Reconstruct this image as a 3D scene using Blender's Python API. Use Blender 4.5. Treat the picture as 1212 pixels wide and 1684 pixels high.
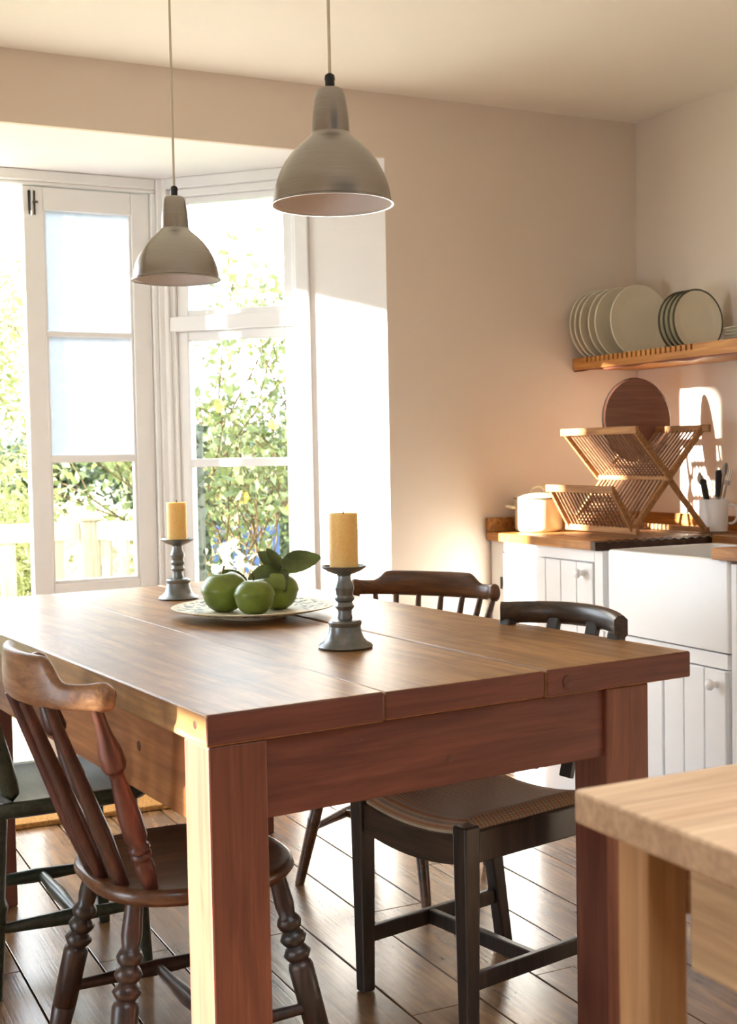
import bpy, bmesh, math, random
import numpy as np
from mathutils import Vector, Matrix
random.seed(7)
rng = np.random.default_rng(7)
for o in list(bpy.data.objects):
    bpy.data.objects.remove(o)
SC = bpy.context.scene
COL = SC.collection
R = math.radians

# ---------------------------------------------------------------- camera
cam_d = bpy.data.cameras.new('camera')
cam = bpy.data.objects.new('camera', cam_d)
COL.objects.link(cam)
SC.camera = cam
cam_d.sensor_fit = 'VERTICAL'
cam_d.sensor_height = 36.0
cam_d.lens = 36.0 * 2100.5 / 1684.0
cam_d.clip_start = 0.05
def cam_matrix(yaw, pitch, roll):
    c, s = math.cos(yaw), math.sin(yaw)
    Yw = np.array([[c, s, 0], [-s, c, 0], [0, 0, 1]])
    A = np.array([[1, 0, 0], [0, 0, -1], [0, 1, 0]], float)
    c, s = math.cos(pitch), math.sin(pitch)
    P = np.array([[1, 0, 0], [0, c, -s], [0, s, c]])
    c, s = math.cos(roll), math.sin(roll)
    Q = np.array([[c, -s, 0], [s, c, 0], [0, 0, 1]])
    return Q @ P @ A @ Yw
_M = cam_matrix(R(-26.148), R(2.6286), R(-1.0738))
cam.matrix_world = Matrix(((_M[0][0], -_M[1][0], -_M[2][0], 0.0),
                           (_M[0][1], -_M[1][1], -_M[2][1], 0.0),
                           (_M[0][2], -_M[1][2], -_M[2][2], 1.2),
                           (0, 0, 0, 1)))
cam_d.dof.use_dof = True
cam_d.dof.focus_distance = 2.75
cam_d.dof.aperture_fstop = 8.0

# ---------------------------------------------------------------- world, sun, exposure
W = bpy.data.worlds.new('sky')
SC.world = W
W.use_nodes = True
bg = W.node_tree.nodes['Background']
bg.inputs['Color'].default_value = (0.80, 0.89, 1.0, 1)
bg.inputs['Strength'].default_value = 4.6
sun_d = bpy.data.lights.new('sun', 'SUN')
sun_d.energy = 22.0
sun_d.angle = R(1.6)
sun_d.color = (1.0, 0.95, 0.87)
sun = bpy.data.objects.new('sun', sun_d)
COL.objects.link(sun)
SUN_DIR = Vector((1.0, -0.236, -0.25)).normalized()
sun.rotation_euler = SUN_DIR.to_track_quat('-Z', 'Y').to_euler()
sun.location = (-6, 6, 6)
vs = SC.view_settings
vs.view_transform = 'Standard'
vs.look = 'None'
vs.gamma = 1.0
vs.use_curve_mapping = False
vs.exposure = 1.42

def portal(name, loc, direction, w, h):
    d = bpy.data.lights.new(name, 'AREA')
    d.shape = 'RECTANGLE'
    d.size, d.size_y = w, h
    d.energy = 1.0
    d.cycles.is_portal = True
    o = bpy.data.objects.new(name, d)
    COL.objects.link(o)
    o.location = loc
    o.rotation_euler = Vector(direction).to_track_quat('-Z', 'Y').to_euler()
# sky light sampling portals in the openings of the room
portal('portal_door', (0.94, 4.80, 1.2), (0, -1, 0), 1.0, 2.1)
portal('portal_window', (1.86, 4.52, 1.3), (-0.707, -0.707, 0), 0.62, 1.9)
portal('portal_window', (0.02, 4.52, 1.3), (0.707, -0.707, 0), 0.62, 1.9)
portal('portal_window', (-1.44, 2.155, 0.73), (1, 0, 0), 0.8, 1.15)
portal('portal_added_rooflight', (0.85, -0.35, 2.60), (0, 0, -1), 1.9, 2.1)

# ---------------------------------------------------------------- materials
def lin(c):
    c = c / 255.0
    return c / 12.92 if c <= 0.04045 else ((c + 0.055) / 1.055) ** 2.4
def rgb(r, g, b):
    return (lin(r), lin(g), lin(b), 1.0)
MATS = {}
def new_mat(name):
    m = bpy.data.materials.new(name)
    m.use_nodes = True
    nt = m.node_tree
    b = nt.nodes['Principled BSDF']
    MATS[name] = m
    return m, nt, b
def coords(nt, scale=(1, 1, 1), rand=True, kind='Object'):
    tc = nt.nodes.new('ShaderNodeTexCoord')
    mp = nt.nodes.new('ShaderNodeMapping')
    mp.inputs['Scale'].default_value = scale
    nt.links.new(tc.outputs[kind], mp.inputs['Vector'])
    if rand:
        oi = nt.nodes.new('ShaderNodeObjectInfo')
        ml = nt.nodes.new('ShaderNodeMath')
        ml.operation = 'MULTIPLY'
        ml.inputs[1].default_value = 37.0
        nt.links.new(oi.outputs['Random'], ml.inputs[0])
        cb = nt.nodes.new('ShaderNodeCombineXYZ')
        for i in range(3):
            nt.links.new(ml.outputs[0], cb.inputs[i])
        nt.links.new(cb.outputs[0], mp.inputs['Location'])
    return mp.outputs['Vector']
def noise(nt, vec, scale, detail=4, rough=0.55, dist=0.0):
    n = nt.nodes.new('ShaderNodeTexNoise')
    n.inputs['Scale'].default_value = scale
    n.inputs['Detail'].default_value = detail
    n.inputs['Roughness'].default_value = rough
    n.inputs['Distortion'].default_value = dist
    nt.links.new(vec, n.inputs['Vector'])
    return n.outputs['Fac']
def ramp(nt, fac, stops):
    r = nt.nodes.new('ShaderNodeValToRGB')
    e = r.color_ramp.elements
    while len(e) < len(stops):
        e.new(0.5)
    for el, (p, c) in zip(e, stops):
        el.position = p
        el.color = c
    nt.links.new(fac, r.inputs['Fac'])
    return r.outputs['Color']
def mixc(nt, a, b, fac, mode='MIX'):
    m = nt.nodes.new('ShaderNodeMix')
    m.data_type = 'RGBA'
    m.blend_type = mode
    for sock, val in ((m.inputs['Factor'], fac), (m.inputs['A'], a), (m.inputs['B'], b)):
        if isinstance(val, bpy.types.NodeSocket):
            nt.links.new(val, sock)
        else:
            sock.default_value = val
    return m.outputs['Result']
def bump(nt, b, h, strength=0.2, dist=0.002):
    n = nt.nodes.new('ShaderNodeBump')
    n.inputs['Strength'].default_value = strength
    n.inputs['Distance'].default_value = dist
    nt.links.new(h, n.inputs['Height'])
    nt.links.new(n.outputs['Normal'], b.inputs['Normal'])
def wood(name, light, dark, axis=1, rough=0.45, grain=1.0, stain=None, stain_amt=0.5, spec=0.4, bumpy=0.25, coat=0.0):
    """grain runs along the given local axis"""
    m, nt, b = new_mat(name)
    sc = [9.0 * grain] * 3
    sc[axis] = 0.9 * grain
    v = coords(nt, sc)
    f1 = noise(nt, v, 2.6, 6, 0.6, 1.2)
    sc2 = [60.0 * grain] * 3
    sc2[axis] = 1.6 * grain
    v2 = coords(nt, sc2)
    f2 = noise(nt, v2, 2.0, 3, 0.6, 0.2)
    c = ramp(nt, f1, [(0.30, dark), (0.52, tuple((l + d) / 2 for l, d in zip(light, dark))), (0.68, light)])
    c2 = ramp(nt, f2, [(0.35, (0.72, 0.70, 0.68, 1)), (0.60, (1, 1, 1, 1))])
    c = mixc(nt, c, c2, 0.75, 'MULTIPLY')
    oi = nt.nodes.new('ShaderNodeObjectInfo')
    tint = ramp(nt, oi.outputs['Random'], [(0.0, (0.82, 0.80, 0.78, 1)), (1.0, (1.08, 1.06, 1.04, 1))])
    c = mixc(nt, c, tint, 0.8, 'MULTIPLY')
    if stain:
        f3 = noise(nt, coords(nt, (2.2, 2.2, 2.2)), 2.2, 5, 0.62, 0.6)
        k = ramp(nt, f3, [(0.46, (0, 0, 0, 1)), (0.66, (stain_amt,) * 3 + (1,))])
        c = mixc(nt, c, stain, k)
    nt.links.new(c, b.inputs['Base Color'])
    b.inputs['Roughness'].default_value = rough
    b.inputs['Specular IOR Level'].default_value = spec
    b.inputs['Coat Weight'].default_value = coat
    b.inputs['Coat Roughness'].default_value = 0.25
    bump(nt, b, f2, bumpy, 0.0015)
    return m
def plain(name, col, rough=0.5, metal=0.0, spec=0.5, var=0.06, scale=8.0, bumpy=0.0, bscale=60.0, coat=0.0):
    m, nt, b = new_mat(name)
    f = noise(nt, coords(nt, (1, 1, 1), False), scale, 4)
    lo = tuple(x * (1 - var) for x in col[:3]) + (1,)
    hi = tuple(min(1, x * (1 + var)) for x in col[:3]) + (1,)
    nt.links.new(ramp(nt, f, [(0.35, lo), (0.65, hi)]), b.inputs['Base Color'])
    b.inputs['Roughness'].default_value = rough
    b.inputs['Metallic'].default_value = metal
    b.inputs['Specular IOR Level'].default_value = spec
    b.inputs['Coat Weight'].default_value = coat
    if bumpy:
        bump(nt, b, noise(nt, coords(nt, (1, 1, 1), False), bscale, 3), bumpy, 0.002)
    return m

M_wall = plain('wall_paint', rgb(228, 213, 196), 0.85, spec=0.2, var=0.015, scale=1.5, bumpy=0.08, bscale=90)
M_ceil = plain('ceiling_paint', rgb(250, 243, 230), 0.9, spec=0.15, var=0.01, scale=1.5)
M_white = plain('white_gloss_paint', rgb(238, 236, 234), 0.35, spec=0.45, var=0.015)
M_baywall = plain('bay_white_paint', rgb(240, 236, 233), 0.8, spec=0.2, var=0.01)
M_unit = plain('unit_white_paint', rgb(248, 248, 248), 0.5, spec=0.4, var=0.012)
M_ceramic = plain('white_ceramic', rgb(248, 248, 248), 0.35, spec=0.4, var=0.005)
M_plate = plain('stoneware_plate', rgb(226, 218, 194), 0.22, spec=0.6, var=0.02, coat=0.3)
M_platerim = plain('dark_rim_glaze', rgb(72, 72, 58), 0.25, var=0.05)
M_enamel = plain('cream_enamel', rgb(226, 212, 178), 0.2, spec=0.6, var=0.01, coat=0.4)
M_black = plain('black_plastic', rgb(26, 24, 23), 0.45, var=0.1)
M_iron = plain('dark_iron', rgb(70, 62, 54), 0.5, metal=0.7, var=0.15)
M_steel = plain('cutlery_steel', rgb(190, 190, 188), 0.22, metal=1.0, var=0.03)
M_cord = plain('cream_flex', rgb(196, 184, 158), 0.6)
M_alu_in = plain('lamp_white_inside', rgb(205, 190, 178), 0.6, spec=0.3)
M_coir = plain('coir_matting', rgb(176, 128, 72), 0.95, spec=0.1, var=0.25, scale=120, bumpy=0.9, bscale=300)
M_gap = plain('dark_joint', rgb(38, 30, 24), 0.9, spec=0.1)
M_stem = plain('woody_stem', rgb(86, 70, 48), 0.8, spec=0.1, var=0.2, scale=20)
M_postw = plain('painted_timber', rgb(168, 160, 136), 0.7, spec=0.2, var=0.06, scale=5)
M_blue = plain('blue_paint', rgb(60, 84, 126), 0.6, var=0.08)
M_whitemetal = plain('white_metal', rgb(236, 236, 232), 0.4, var=0.02)
M_grass = plain('lawn_grass', rgb(104, 116, 66), 0.95, spec=0.1, var=0.3, scale=25)
M_wax = None

FLOORC = (rgb(168, 126, 82), rgb(106, 74, 48))
M_floor = wood('floor_board_pine', FLOORC[0], FLOORC[1], 1, 0.24, 0.9, rgb(70, 48, 34), 0.5, spec=0.6, bumpy=0.3, coat=0.15)
M_deck = wood('deck_board', rgb(190, 176, 156), rgb(150, 136, 116), 1, 0.8, 1.0, bumpy=0.3)
M_tabletop = wood('table_top_pine', rgb(196, 150, 94), rgb(132, 92, 54), 1, 0.40, 0.9, rgb(104, 70, 44), 0.4, spec=0.6, bumpy=0.35, coat=0.05)
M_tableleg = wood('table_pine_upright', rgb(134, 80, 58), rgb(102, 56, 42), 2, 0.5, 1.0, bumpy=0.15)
M_tableap_x_shaded = wood('table_pine_rail_shaded', rgb(120, 68, 52), rgb(90, 48, 38), 0, 0.5, 0.9, bumpy=0.15)  # shade on the table end put into this darker, redder pine
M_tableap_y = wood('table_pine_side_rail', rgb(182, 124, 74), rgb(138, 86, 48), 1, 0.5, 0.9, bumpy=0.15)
M_knot = plain('pine_knot', rgb(88, 46, 32), 0.5, var=0.3, scale=90)
M_windsor = wood('windsor_red_brown', rgb(98, 52, 40), rgb(54, 30, 24), 2, 0.42, 1.6, rgb(40, 40, 32), 0.5, spec=0.4, bumpy=0.3, coat=0.08)
M_windsor_rail = wood('windsor_worn_rail', rgb(172, 126, 86), rgb(118, 78, 50), 1, 0.42, 1.6, rgb(76, 48, 34), 0.4, coat=0.1)
M_windsor_seat = wood('windsor_seat_elm', rgb(116, 76, 48), rgb(66, 42, 28), 0, 0.3, 1.3, rgb(44, 38, 30), 0.5, coat=0.25)
M_windsor_leg = wood('windsor_dark_leg', rgb(76, 46, 34), rgb(38, 28, 25), 2, 0.38, 2.0, rgb(36, 46, 40), 0.6, coat=0.2)
M_captain = wood('captain_brown', rgb(116, 74, 40), rgb(62, 38, 22), 1, 0.35, 1.6, spec=0.5, coat=0.15)
M_green = wood('dark_green_paint', rgb(74, 80, 62), rgb(40, 46, 38), 1, 0.35, 1.4, rgb(34, 32, 28), 0.6, coat=0.2)
M_dark = wood('ebonised_wood', rgb(62, 50, 42), rgb(30, 25, 23), 2, 0.38, 1.8, spec=0.5, coat=0.15)
M_dark_rail = wood('ebonised_rail', rgb(84, 66, 50), rgb(40, 33, 28), 1, 0.36, 1.8, spec=0.5, coat=0.2)
M_shelf = wood('shelf_oak', rgb(222, 160, 88), rgb(176, 112, 54), 1, 0.45, 1.2)
M_shelf_dark = wood('shelf_stain_and_slot_shade', rgb(150, 84, 52), rgb(110, 58, 36), 1, 0.5, 1.2)  # dark edge wood, also used as painted shade in the slots
M_worktop = wood('worktop_oak', rgb(206, 142, 70), rgb(140, 86, 40), 1, 0.4, 1.2, rgb(84, 50, 28), 0.4)
M_wet = wood('worktop_wet_end', rgb(84, 56, 38), rgb(36, 25, 19), 0, 0.45, 1.5)
M_rack = wood('rack_beech', rgb(192, 144, 94), rgb(150, 100, 62), 1, 0.6, 2.0)
M_rackdowel_shaded = wood('rack_dowel_beech_shaded', rgb(168, 124, 88), rgb(128, 86, 62), 0, 0.6, 2.0)  # same beech as the bars, darkened for the shade on the dowels
M_tray = wood('brown_board', rgb(140, 94, 76), rgb(126, 82, 66), 0, 0.55, 1.0)
M_bench_y = wood('bench_pale_pine', rgb(202, 168, 132), rgb(176, 138, 104), 0, 0.6, 0.9)
M_bench_v = wood('bench_pine_side', rgb(214, 182, 142), rgb(186, 150, 112), 1, 0.6, 0.9)
M_bench_z = wood('bench_pine_upright', rgb(204, 156, 104), rgb(172, 124, 78), 2, 0.6, 0.9)
M_slat = wood('white_fence_timber', rgb(176, 168, 144), rgb(140, 132, 108), 2, 0.75, 1.2)

def leaf_mat(name, c1, c2, trans=0.35):
    m, nt, b = new_mat(name)
    f = noise(nt, coords(nt, (1, 1, 1), False), 9.0, 4)
    col = ramp(nt, f, [(0.35, c1), (0.65, c2)])
    nt.links.new(col, b.inputs['Base Color'])
    b.inputs['Roughness'].default_value = 0.5
    tr = nt.nodes.new('ShaderNodeBsdfTranslucent')
    nt.links.new(col, tr.inputs['Color'])
    mx = nt.nodes.new('ShaderNodeMixShader')
    mx.inputs[0].default_value = trans
    nt.links.new(b.outputs[0], mx.inputs[1])
    nt.links.new(tr.outputs[0], mx.inputs[2])
    nt.links.new(mx.outputs[0], nt.nodes['Material Output'].inputs['Surface'])
    return m
M_leafA = leaf_mat('rose_leaf', rgb(84, 96, 56), rgb(128, 134, 84))
M_leafB = leaf_mat('hedge_leaf', rgb(50, 62, 40), rgb(80, 90, 54), 0.2)
M_leafC = leaf_mat('pale_feathery_leaf', rgb(122, 128, 74), rgb(158, 156, 100))
M_leafD = leaf_mat('ivy_leaf', rgb(46, 56, 40), rgb(74, 84, 54), 0.1)
M_leafP = leaf_mat('pale_blossom', rgb(176, 168, 138), rgb(206, 200, 176))
M_petal = leaf_mat('yellow_petal', rgb(210, 160, 70), rgb(226, 190, 100))
M_appleleaf = leaf_mat('apple_leaf', rgb(56, 66, 34), rgb(104, 118, 58), 0.2)
M_weather = wood('weathered_grey_post', rgb(110, 112, 98), rgb(70, 74, 66), 2, 0.85, 1.2)

def glass_mat():
    m, nt, b = new_mat('window_glass')
    tr = nt.nodes.new('ShaderNodeBsdfTransparent')
    tr.inputs['Color'].default_value = (0.97, 0.985, 0.98, 1)
    gl = nt.nodes.new('ShaderNodeBsdfGlossy')
    gl.inputs['Roughness'].default_value = 0.02
    fr = nt.nodes.new('ShaderNodeFresnel')
    fr.inputs['IOR'].default_value = 1.35
    mx = nt.nodes.new('ShaderNodeMixShader')
    nt.links.new(fr.outputs[0], mx.inputs[0])
    nt.links.new(tr.outputs[0], mx.inputs[1])
    nt.links.new(gl.outputs[0], mx.inputs[2])
    nt.links.new(mx.outputs[0], nt.nodes['Material Output'].inputs['Surface'])
    return m
M_glass = glass_mat()
def frosted_mat():
    m, nt, b = new_mat('frosted_glass')
    f = noise(nt, coords(nt, (1, 1, 1), False), 40, 3)
    c = ramp(nt, f, [(0.3, (0.44, 0.46, 0.50, 1)), (0.7, (0.50, 0.52, 0.55, 1))])
    tr = nt.nodes.new('ShaderNodeBsdfTranslucent')
    nt.links.new(c, tr.inputs['Color'])
    b.inputs['Base Color'].default_value = (0.7, 0.72, 0.76, 1)
    b.inputs['Roughness'].default_value = 0.4
    mx = nt.nodes.new('ShaderNodeMixShader')
    mx.inputs[0].default_value = 0.8
    nt.links.new(b.outputs[0], mx.inputs[1])
    nt.links.new(tr.outputs[0], mx.inputs[2])
    nt.links.new(mx.outputs[0], nt.nodes['Material Output'].inputs['Surface'])
    return m
M_frost = frosted_mat()
def alu_mat():
    m, nt, b = new_mat('brushed_aluminium')
    f = noise(nt, coords(nt, (3, 3, 220), False), 4.0, 3)
    nt.links.new(ramp(nt, f, [(0.3, rgb(152, 150, 146)), (0.7, rgb(166, 164, 160))]), b.inputs['Base Color'])
    b.inputs['Metallic'].default_value = 1.0
    b.inputs['Roughness'].default_value = 0.27
    return m
M_alu = alu_mat()
def pewter_mat():
    m, nt, b = new_mat('pewter')
    f = noise(nt, coords(nt, (1, 1, 1), False), 25.0, 5)
    nt.links.new(ramp(nt, f, [(0.3, rgb(104, 110, 112)), (0.7, rgb(150, 154, 154))]), b.inputs['Base Color'])
    b.inputs['Metallic'].default_value = 0.85
    b.inputs['Roughness'].default_value = 0.38
    return m
M_pewter = pewter_mat()
def wax_mat():
    m, nt, b = new_mat('beeswax')
    v = nt.nodes.new('ShaderNodeTexVoronoi')
    v.inputs['Scale'].default_value = 170
    nt.links.new(coords(nt, (1, 1, 1), False), v.inputs['Vector'])
    nt.links.new(ramp(nt, v.outputs['Distance'], [(0.1, rgb(248, 196, 108)), (0.7, rgb(252, 208, 128))]), b.inputs['Base Color'])
    b.inputs['Roughness'].default_value = 0.5
    b.inputs['Subsurface Weight'].default_value = 0.5
    b.inputs['Subsurface Radius'].default_value = (0.02, 0.012, 0.005)
    b.inputs['Subsurface Scale'].default_value = 0.6
    bump(nt, b, v.outputs['Distance'], 0.2, 0.001)
    return m
M_wax = wax_mat()
def platter_mat():
    m, nt, b = new_mat('patterned_platter')
    tc = nt.nodes.new('ShaderNodeTexCoord')
    sx = nt.nodes.new('ShaderNodeSeparateXYZ')
    nt.links.new(tc.outputs['Object'], sx.inputs[0])
    cb = nt.nodes.new('ShaderNodeCombineXYZ')
    nt.links.new(sx.outputs[0], cb.inputs[0])
    nt.links.new(sx.outputs[1], cb.inputs[1])
    ln = nt.nodes.new('ShaderNodeVectorMath')
    ln.operation = 'LENGTH'
    nt.links.new(cb.outputs[0], ln.inputs[0])
    vo = nt.nodes.new('ShaderNodeTexVoronoi')
    vo.inputs['Scale'].default_value = 62
    nt.links.new(cb.outputs[0], vo.inputs['Vector'])
    dots = ramp(nt, vo.outputs['Distance'], [(0.40, (1, 1, 1, 1)), (0.50, (0, 0, 0, 1))])
    ring = ramp(nt, ln.outputs['Value'], [(0.128, (0, 0, 0, 1)), (0.134, (1, 1, 1, 1)), (0.196, (1, 1, 1, 1)), (0.202, (0, 0, 0, 1))])
    k = mixc(nt, dots, ring, 1.0, 'MULTIPLY')
    c = mixc(nt, rgb(226, 216, 186), rgb(52, 50, 46), k)
    nt.links.new(c, b.inputs['Base Color'])
    b.inputs['Roughness'].default_value = 0.5
    b.inputs['Specular IOR Level'].default_value = 0.3
    return m
M_platter = platter_mat()
def apple_mat():
    m, nt, b = new_mat('green_apple_skin')
    f = noise(nt, coords(nt, (1, 1, 1), True), 14.0, 4)
    nt.links.new(ramp(nt, f, [(0.3, rgb(90, 110, 38)), (0.7, rgb(128, 146, 58))]), b.inputs['Base Color'])
    b.inputs['Roughness'].default_value = 0.32
    b.inputs['Subsurface Weight'].default_value = 0.1
    b.inputs['Subsurface Radius'].default_value = (0.01, 0.01, 0.004)
    return m
M_apple = apple_mat()
def stripe_mat():
    m, nt, b = new_mat('striped_upholstery')
    v = coords(nt, (1, 1, 1), False)
    w = nt.nodes.new('ShaderNodeTexWave')
    w.wave_type = 'BANDS'
    w.bands_direction = 'X'
    w.inputs['Scale'].default_value = 15.0
    w.inputs['Distortion'].default_value = 0.15
    nt.links.new(v, w.inputs['Vector'])
    c = ramp(nt, w.outputs['Fac'], [(0.0, rgb(188, 126, 92)), (0.22, rgb(208, 174, 134)), (0.42, rgb(140, 132, 124)), (0.58, rgb(240, 220, 182)), (0.78, rgb(196, 138, 98)), (1.0, rgb(160, 154, 142))])
    w2 = nt.nodes.new('ShaderNodeTexWave')
    w2.bands_direction = 'Y'
    w2.inputs['Scale'].default_value = 60.0
    nt.links.new(v, w2.inputs['Vector'])
    c = mixc(nt, c, ramp(nt, w2.outputs['Fac'], [(0.2, (0.7, 0.7, 0.7, 1)), (0.7, (1, 1, 1, 1))]), 0.6, 'MULTIPLY')
    nt.links.new(c, b.inputs['Base Color'])
    b.inputs['Roughness'].default_value = 0.9
    b.inputs['Sheen Weight'].default_value = 0.2
    bump(nt, b, w2.outputs['Fac'], 0.4, 0.002)
    return m
M_stripe = stripe_mat()

# ---------------------------------------------------------------- mesh helpers
class MB:
    def __init__(s):
        s.v, s.f = [], []
    def add(s, vs, fs):
        n = len(s.v)
        s.v += [tuple(p) for p in vs]
        s.f += [tuple(i + n for i in f) for f in fs]
        return s
    def box(s, x0, x1, y0, y1, z0, z1):
        vs = [(x0, y0, z0), (x1, y0, z0), (x1, y1, z0), (x0, y1, z0), (x0, y0, z1), (x1, y0, z1), (x1, y1, z1), (x0, y1, z1)]
        return s.add(vs, [(3, 2, 1, 0), (4, 5, 6, 7), (0, 1, 5, 4), (1, 2, 6, 5), (2, 3, 7, 6), (3, 0, 4, 7)])
    def prism(s, poly, z0, z1):
        """plan polygon (ccw) extruded in z"""
        n = len(poly)
        vs = [(x, y, z0) for x, y in poly] + [(x, y, z1) for x, y in poly]
        fs = [tuple(reversed(range(n))), tuple(range(n, 2 * n))]
        fs += [(i, (i + 1) % n, n + (i + 1) % n, n + i) for i in range(n)]
        return s.add(vs, fs)
    def bar(s, a, b, w, h, w2=None, h2=None, up=(0, 0, 1)):
        """rectangular bar from a to b, w across, h along up"""
        a, b = Vector(a), Vector(b)
        d = (b - a).normalized()
        u = Vector(up)
        if abs(d.dot(u)) > 0.98:
            u = Vector((1, 0, 0))
        r = d.cross(u).normalized()
        u = r.cross(d)
        w2 = w if w2 is None else w2
        h2 = h if h2 is None else h2
        vs = []
        for p, ww, hh in ((a, w, h), (b, w2, h2)):
            for sx, sy in ((-1, -1), (1, -1), (1, 1), (-1, 1)):
                vs.append(p + r * (sx * ww / 2) + u * (sy * hh / 2))
        return s.add(vs, [(0, 1, 2, 3), (7, 6, 5, 4), (1, 0, 4, 5), (2, 1, 5, 6), (3, 2, 6, 7), (0, 3, 7, 4)])
    def tube(s, pts, radii, n=10, cap=True):
        pts = [Vector(p) for p in pts]
        if not hasattr(radii, '__len__'):
            radii = [radii] * len(pts)
        base = len(s.v)
        prev = None
        for i, p in enumerate(pts):
            d = (pts[min(i + 1, len(pts) - 1)] - pts[max(i - 1, 0)]).normalized()
            if prev is None:
                ref = Vector((0, 0, 1)) if abs(d.z) < 0.9 else Vector((1, 0, 0))
                r = d.cross(ref).normalized()
            else:
                r = (prev - d * prev.dot(d)).normalized()
            prev = r
            u = d.cross(r)
            for k in range(n):
                a = 2 * math.pi * k / n
                s.v.append(tuple(p + (r * math.cos(a) + u * math.sin(a)) * radii[i]))
        for i in range(len(pts) - 1):
            for k in range(n):
                a, b = base + i * n + k, base + i * n + (k + 1) % n
                s.f.append((a, b, b + n, a + n))
        if cap:
            s.f.append(tuple(base + k for k in reversed(range(n))))
            e = base + (len(pts) - 1) * n
            s.f.append(tuple(e + k for k in range(n)))
        return s
    def turned(s, a, b, prof, n=14):
        """lathe profile [(t, r)] along the line a-b"""
        a, b = Vector(a), Vector(b)
        return s.tube([a.lerp(b, t) for t, r in prof], [r for t, r in prof], n)
    def lathe(s, prof, n=32, c=(0, 0, 0), sx=1.0, sy=1.0):
        """profile [(r, z)] around z, closed at ends with r == 0"""
        base = len(s.v)
        rows = []
        for r, z in prof:
            if r < 1e-6:
                rows.append([len(s.v)])
                s.v.append((c[0], c[1], c[2] + z))
            else:
                rows.append(list(range(len(s.v), len(s.v) + n)))
                for k in range(n):
                    a = 2 * math.pi * k / n
                    s.v.append((c[0] + sx * r * math.cos(a), c[1] + sy * r * math.sin(a), c[2] + z))
        for p, q in zip(rows, rows[1:]):
            for k in range(n):
                k2 = (k + 1) % n
                if len(p) == 1 and len(q) == 1:
                    continue
                if len(p) == 1:
                    s.f.append((p[0], q[k2], q[k]))
                elif len(q) == 1:
                    s.f.append((p[k], p[k2], q[0]))
                else:
                    s.f.append((p[k], p[k2], q[k2], q[k]))
        return s
    def loft(s, rings, closed=False, cap=True):
        """rings of equal point count"""
        base = len(s.v)
        n = len(rings[0])
        for r in rings:
            s.v += [tuple(p) for p in r]
        m = len(rings)
        for i in range(m if closed else m - 1):
            for k in range(n):
                a, b = base + i * n + k, base + i * n + (k + 1) % n
                j = ((i + 1) % m)
                c, d = base + j * n + (k + 1) % n, base + j * n + k
                s.f.append((a, b, c, d))
        if cap and not closed:
            s.f.append(tuple(base + k for k in reversed(range(n))))
            s.f.append(tuple(base + (m - 1) * n + k for k in range(n)))
        return s
    def mesh(s, name):
        me = bpy.data.meshes.new(name)
        me.from_pydata(s.v, [], s.f)
        bm = bmesh.new()
        bm.from_mesh(me)
        bmesh.ops.recalc_face_normals(bm, faces=bm.faces)
        bm.to_mesh(me)
        bm.free()
        return me
    def build(s, name, mat, parent=None, smooth=None, bevel=0.0, loc=None, subsurf=0, seg=2):
        me = s.mesh(name)
        return put(name, me, mat, parent, smooth, bevel, loc, subsurf, seg)

def put(name, me, mat, parent=None, smooth=None, bevel=0.0, loc=None, subsurf=0, seg=2):
    o = bpy.data.objects.new(name, me)
    if mat is not None and not me.materials:
        me.materials.append(mat)
    COL.objects.link(o)
    if parent is not None:
        o.parent = parent
    if loc is not None:
        o.location = loc
    if smooth is not None:
        me.polygons.foreach_set('use_smooth', [True] * len(me.polygons))
        me.set_sharp_from_angle(angle=R(smooth))
    if bevel:
        b = o.modifiers.new('bevel', 'BEVEL')
        b.width = bevel
        b.segments = seg
        b.limit_method = 'ANGLE'
        b.angle_limit = R(40)
    if subsurf:
        q = o.modifiers.new('subsurf', 'SUBSURF')
        q.levels = subsurf
        q.render_levels = subsurf
    return o

def tag(o, label=None, cat=None, group=None, kind=None):
    if label: o['label'] = label
    if cat: o['category'] = cat
    if group: o['group'] = group
    if kind: o['kind'] = kind
    return o
def thing(name, label, cat, loc=(0, 0, 0), rz=0.0, group=None):
    o = bpy.data.objects.new(name, None)
    o.empty_display_size = 0.1
    COL.objects.link(o)
    o.location = loc
    o.rotation_euler = (0, 0, rz)
    return tag(o, label, cat, group)
def struct_root(name, loc=(0, 0, 0), rz=0.0, label=None):
    o = bpy.data.objects.new(name, None)
    COL.objects.link(o)
    o.location = loc
    o.rotation_euler = (0, 0, rz)
    o['kind'] = 'structure'
    if label: o['label'] = label
    return o
def struct(name, mb, mat, label=None, bevel=0.0):
    o = mb.build(name, mat, None, None, bevel)
    o['kind'] = 'structure'
    if label: o['label'] = label
    return o
def dup(o, parent, loc):
    c = o.copy()
    COL.objects.link(c)
    c.parent = parent
    c.location = loc
    return c

# ---------------------------------------------------------------- room dimensions
XL, XR = -1.40, 3.198
YF, YB = -1.70, 4.076
ZC, ZH = 2.471, 2.245
AX, BX, BY = 2.089, 1.455, 4.71          # right bay corner, splay end, bay front
MX = 0.94                                # bay centre line
AXL, BXL = 2 * MX - AX, 2 * MX - BX
T = 0.12

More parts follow.
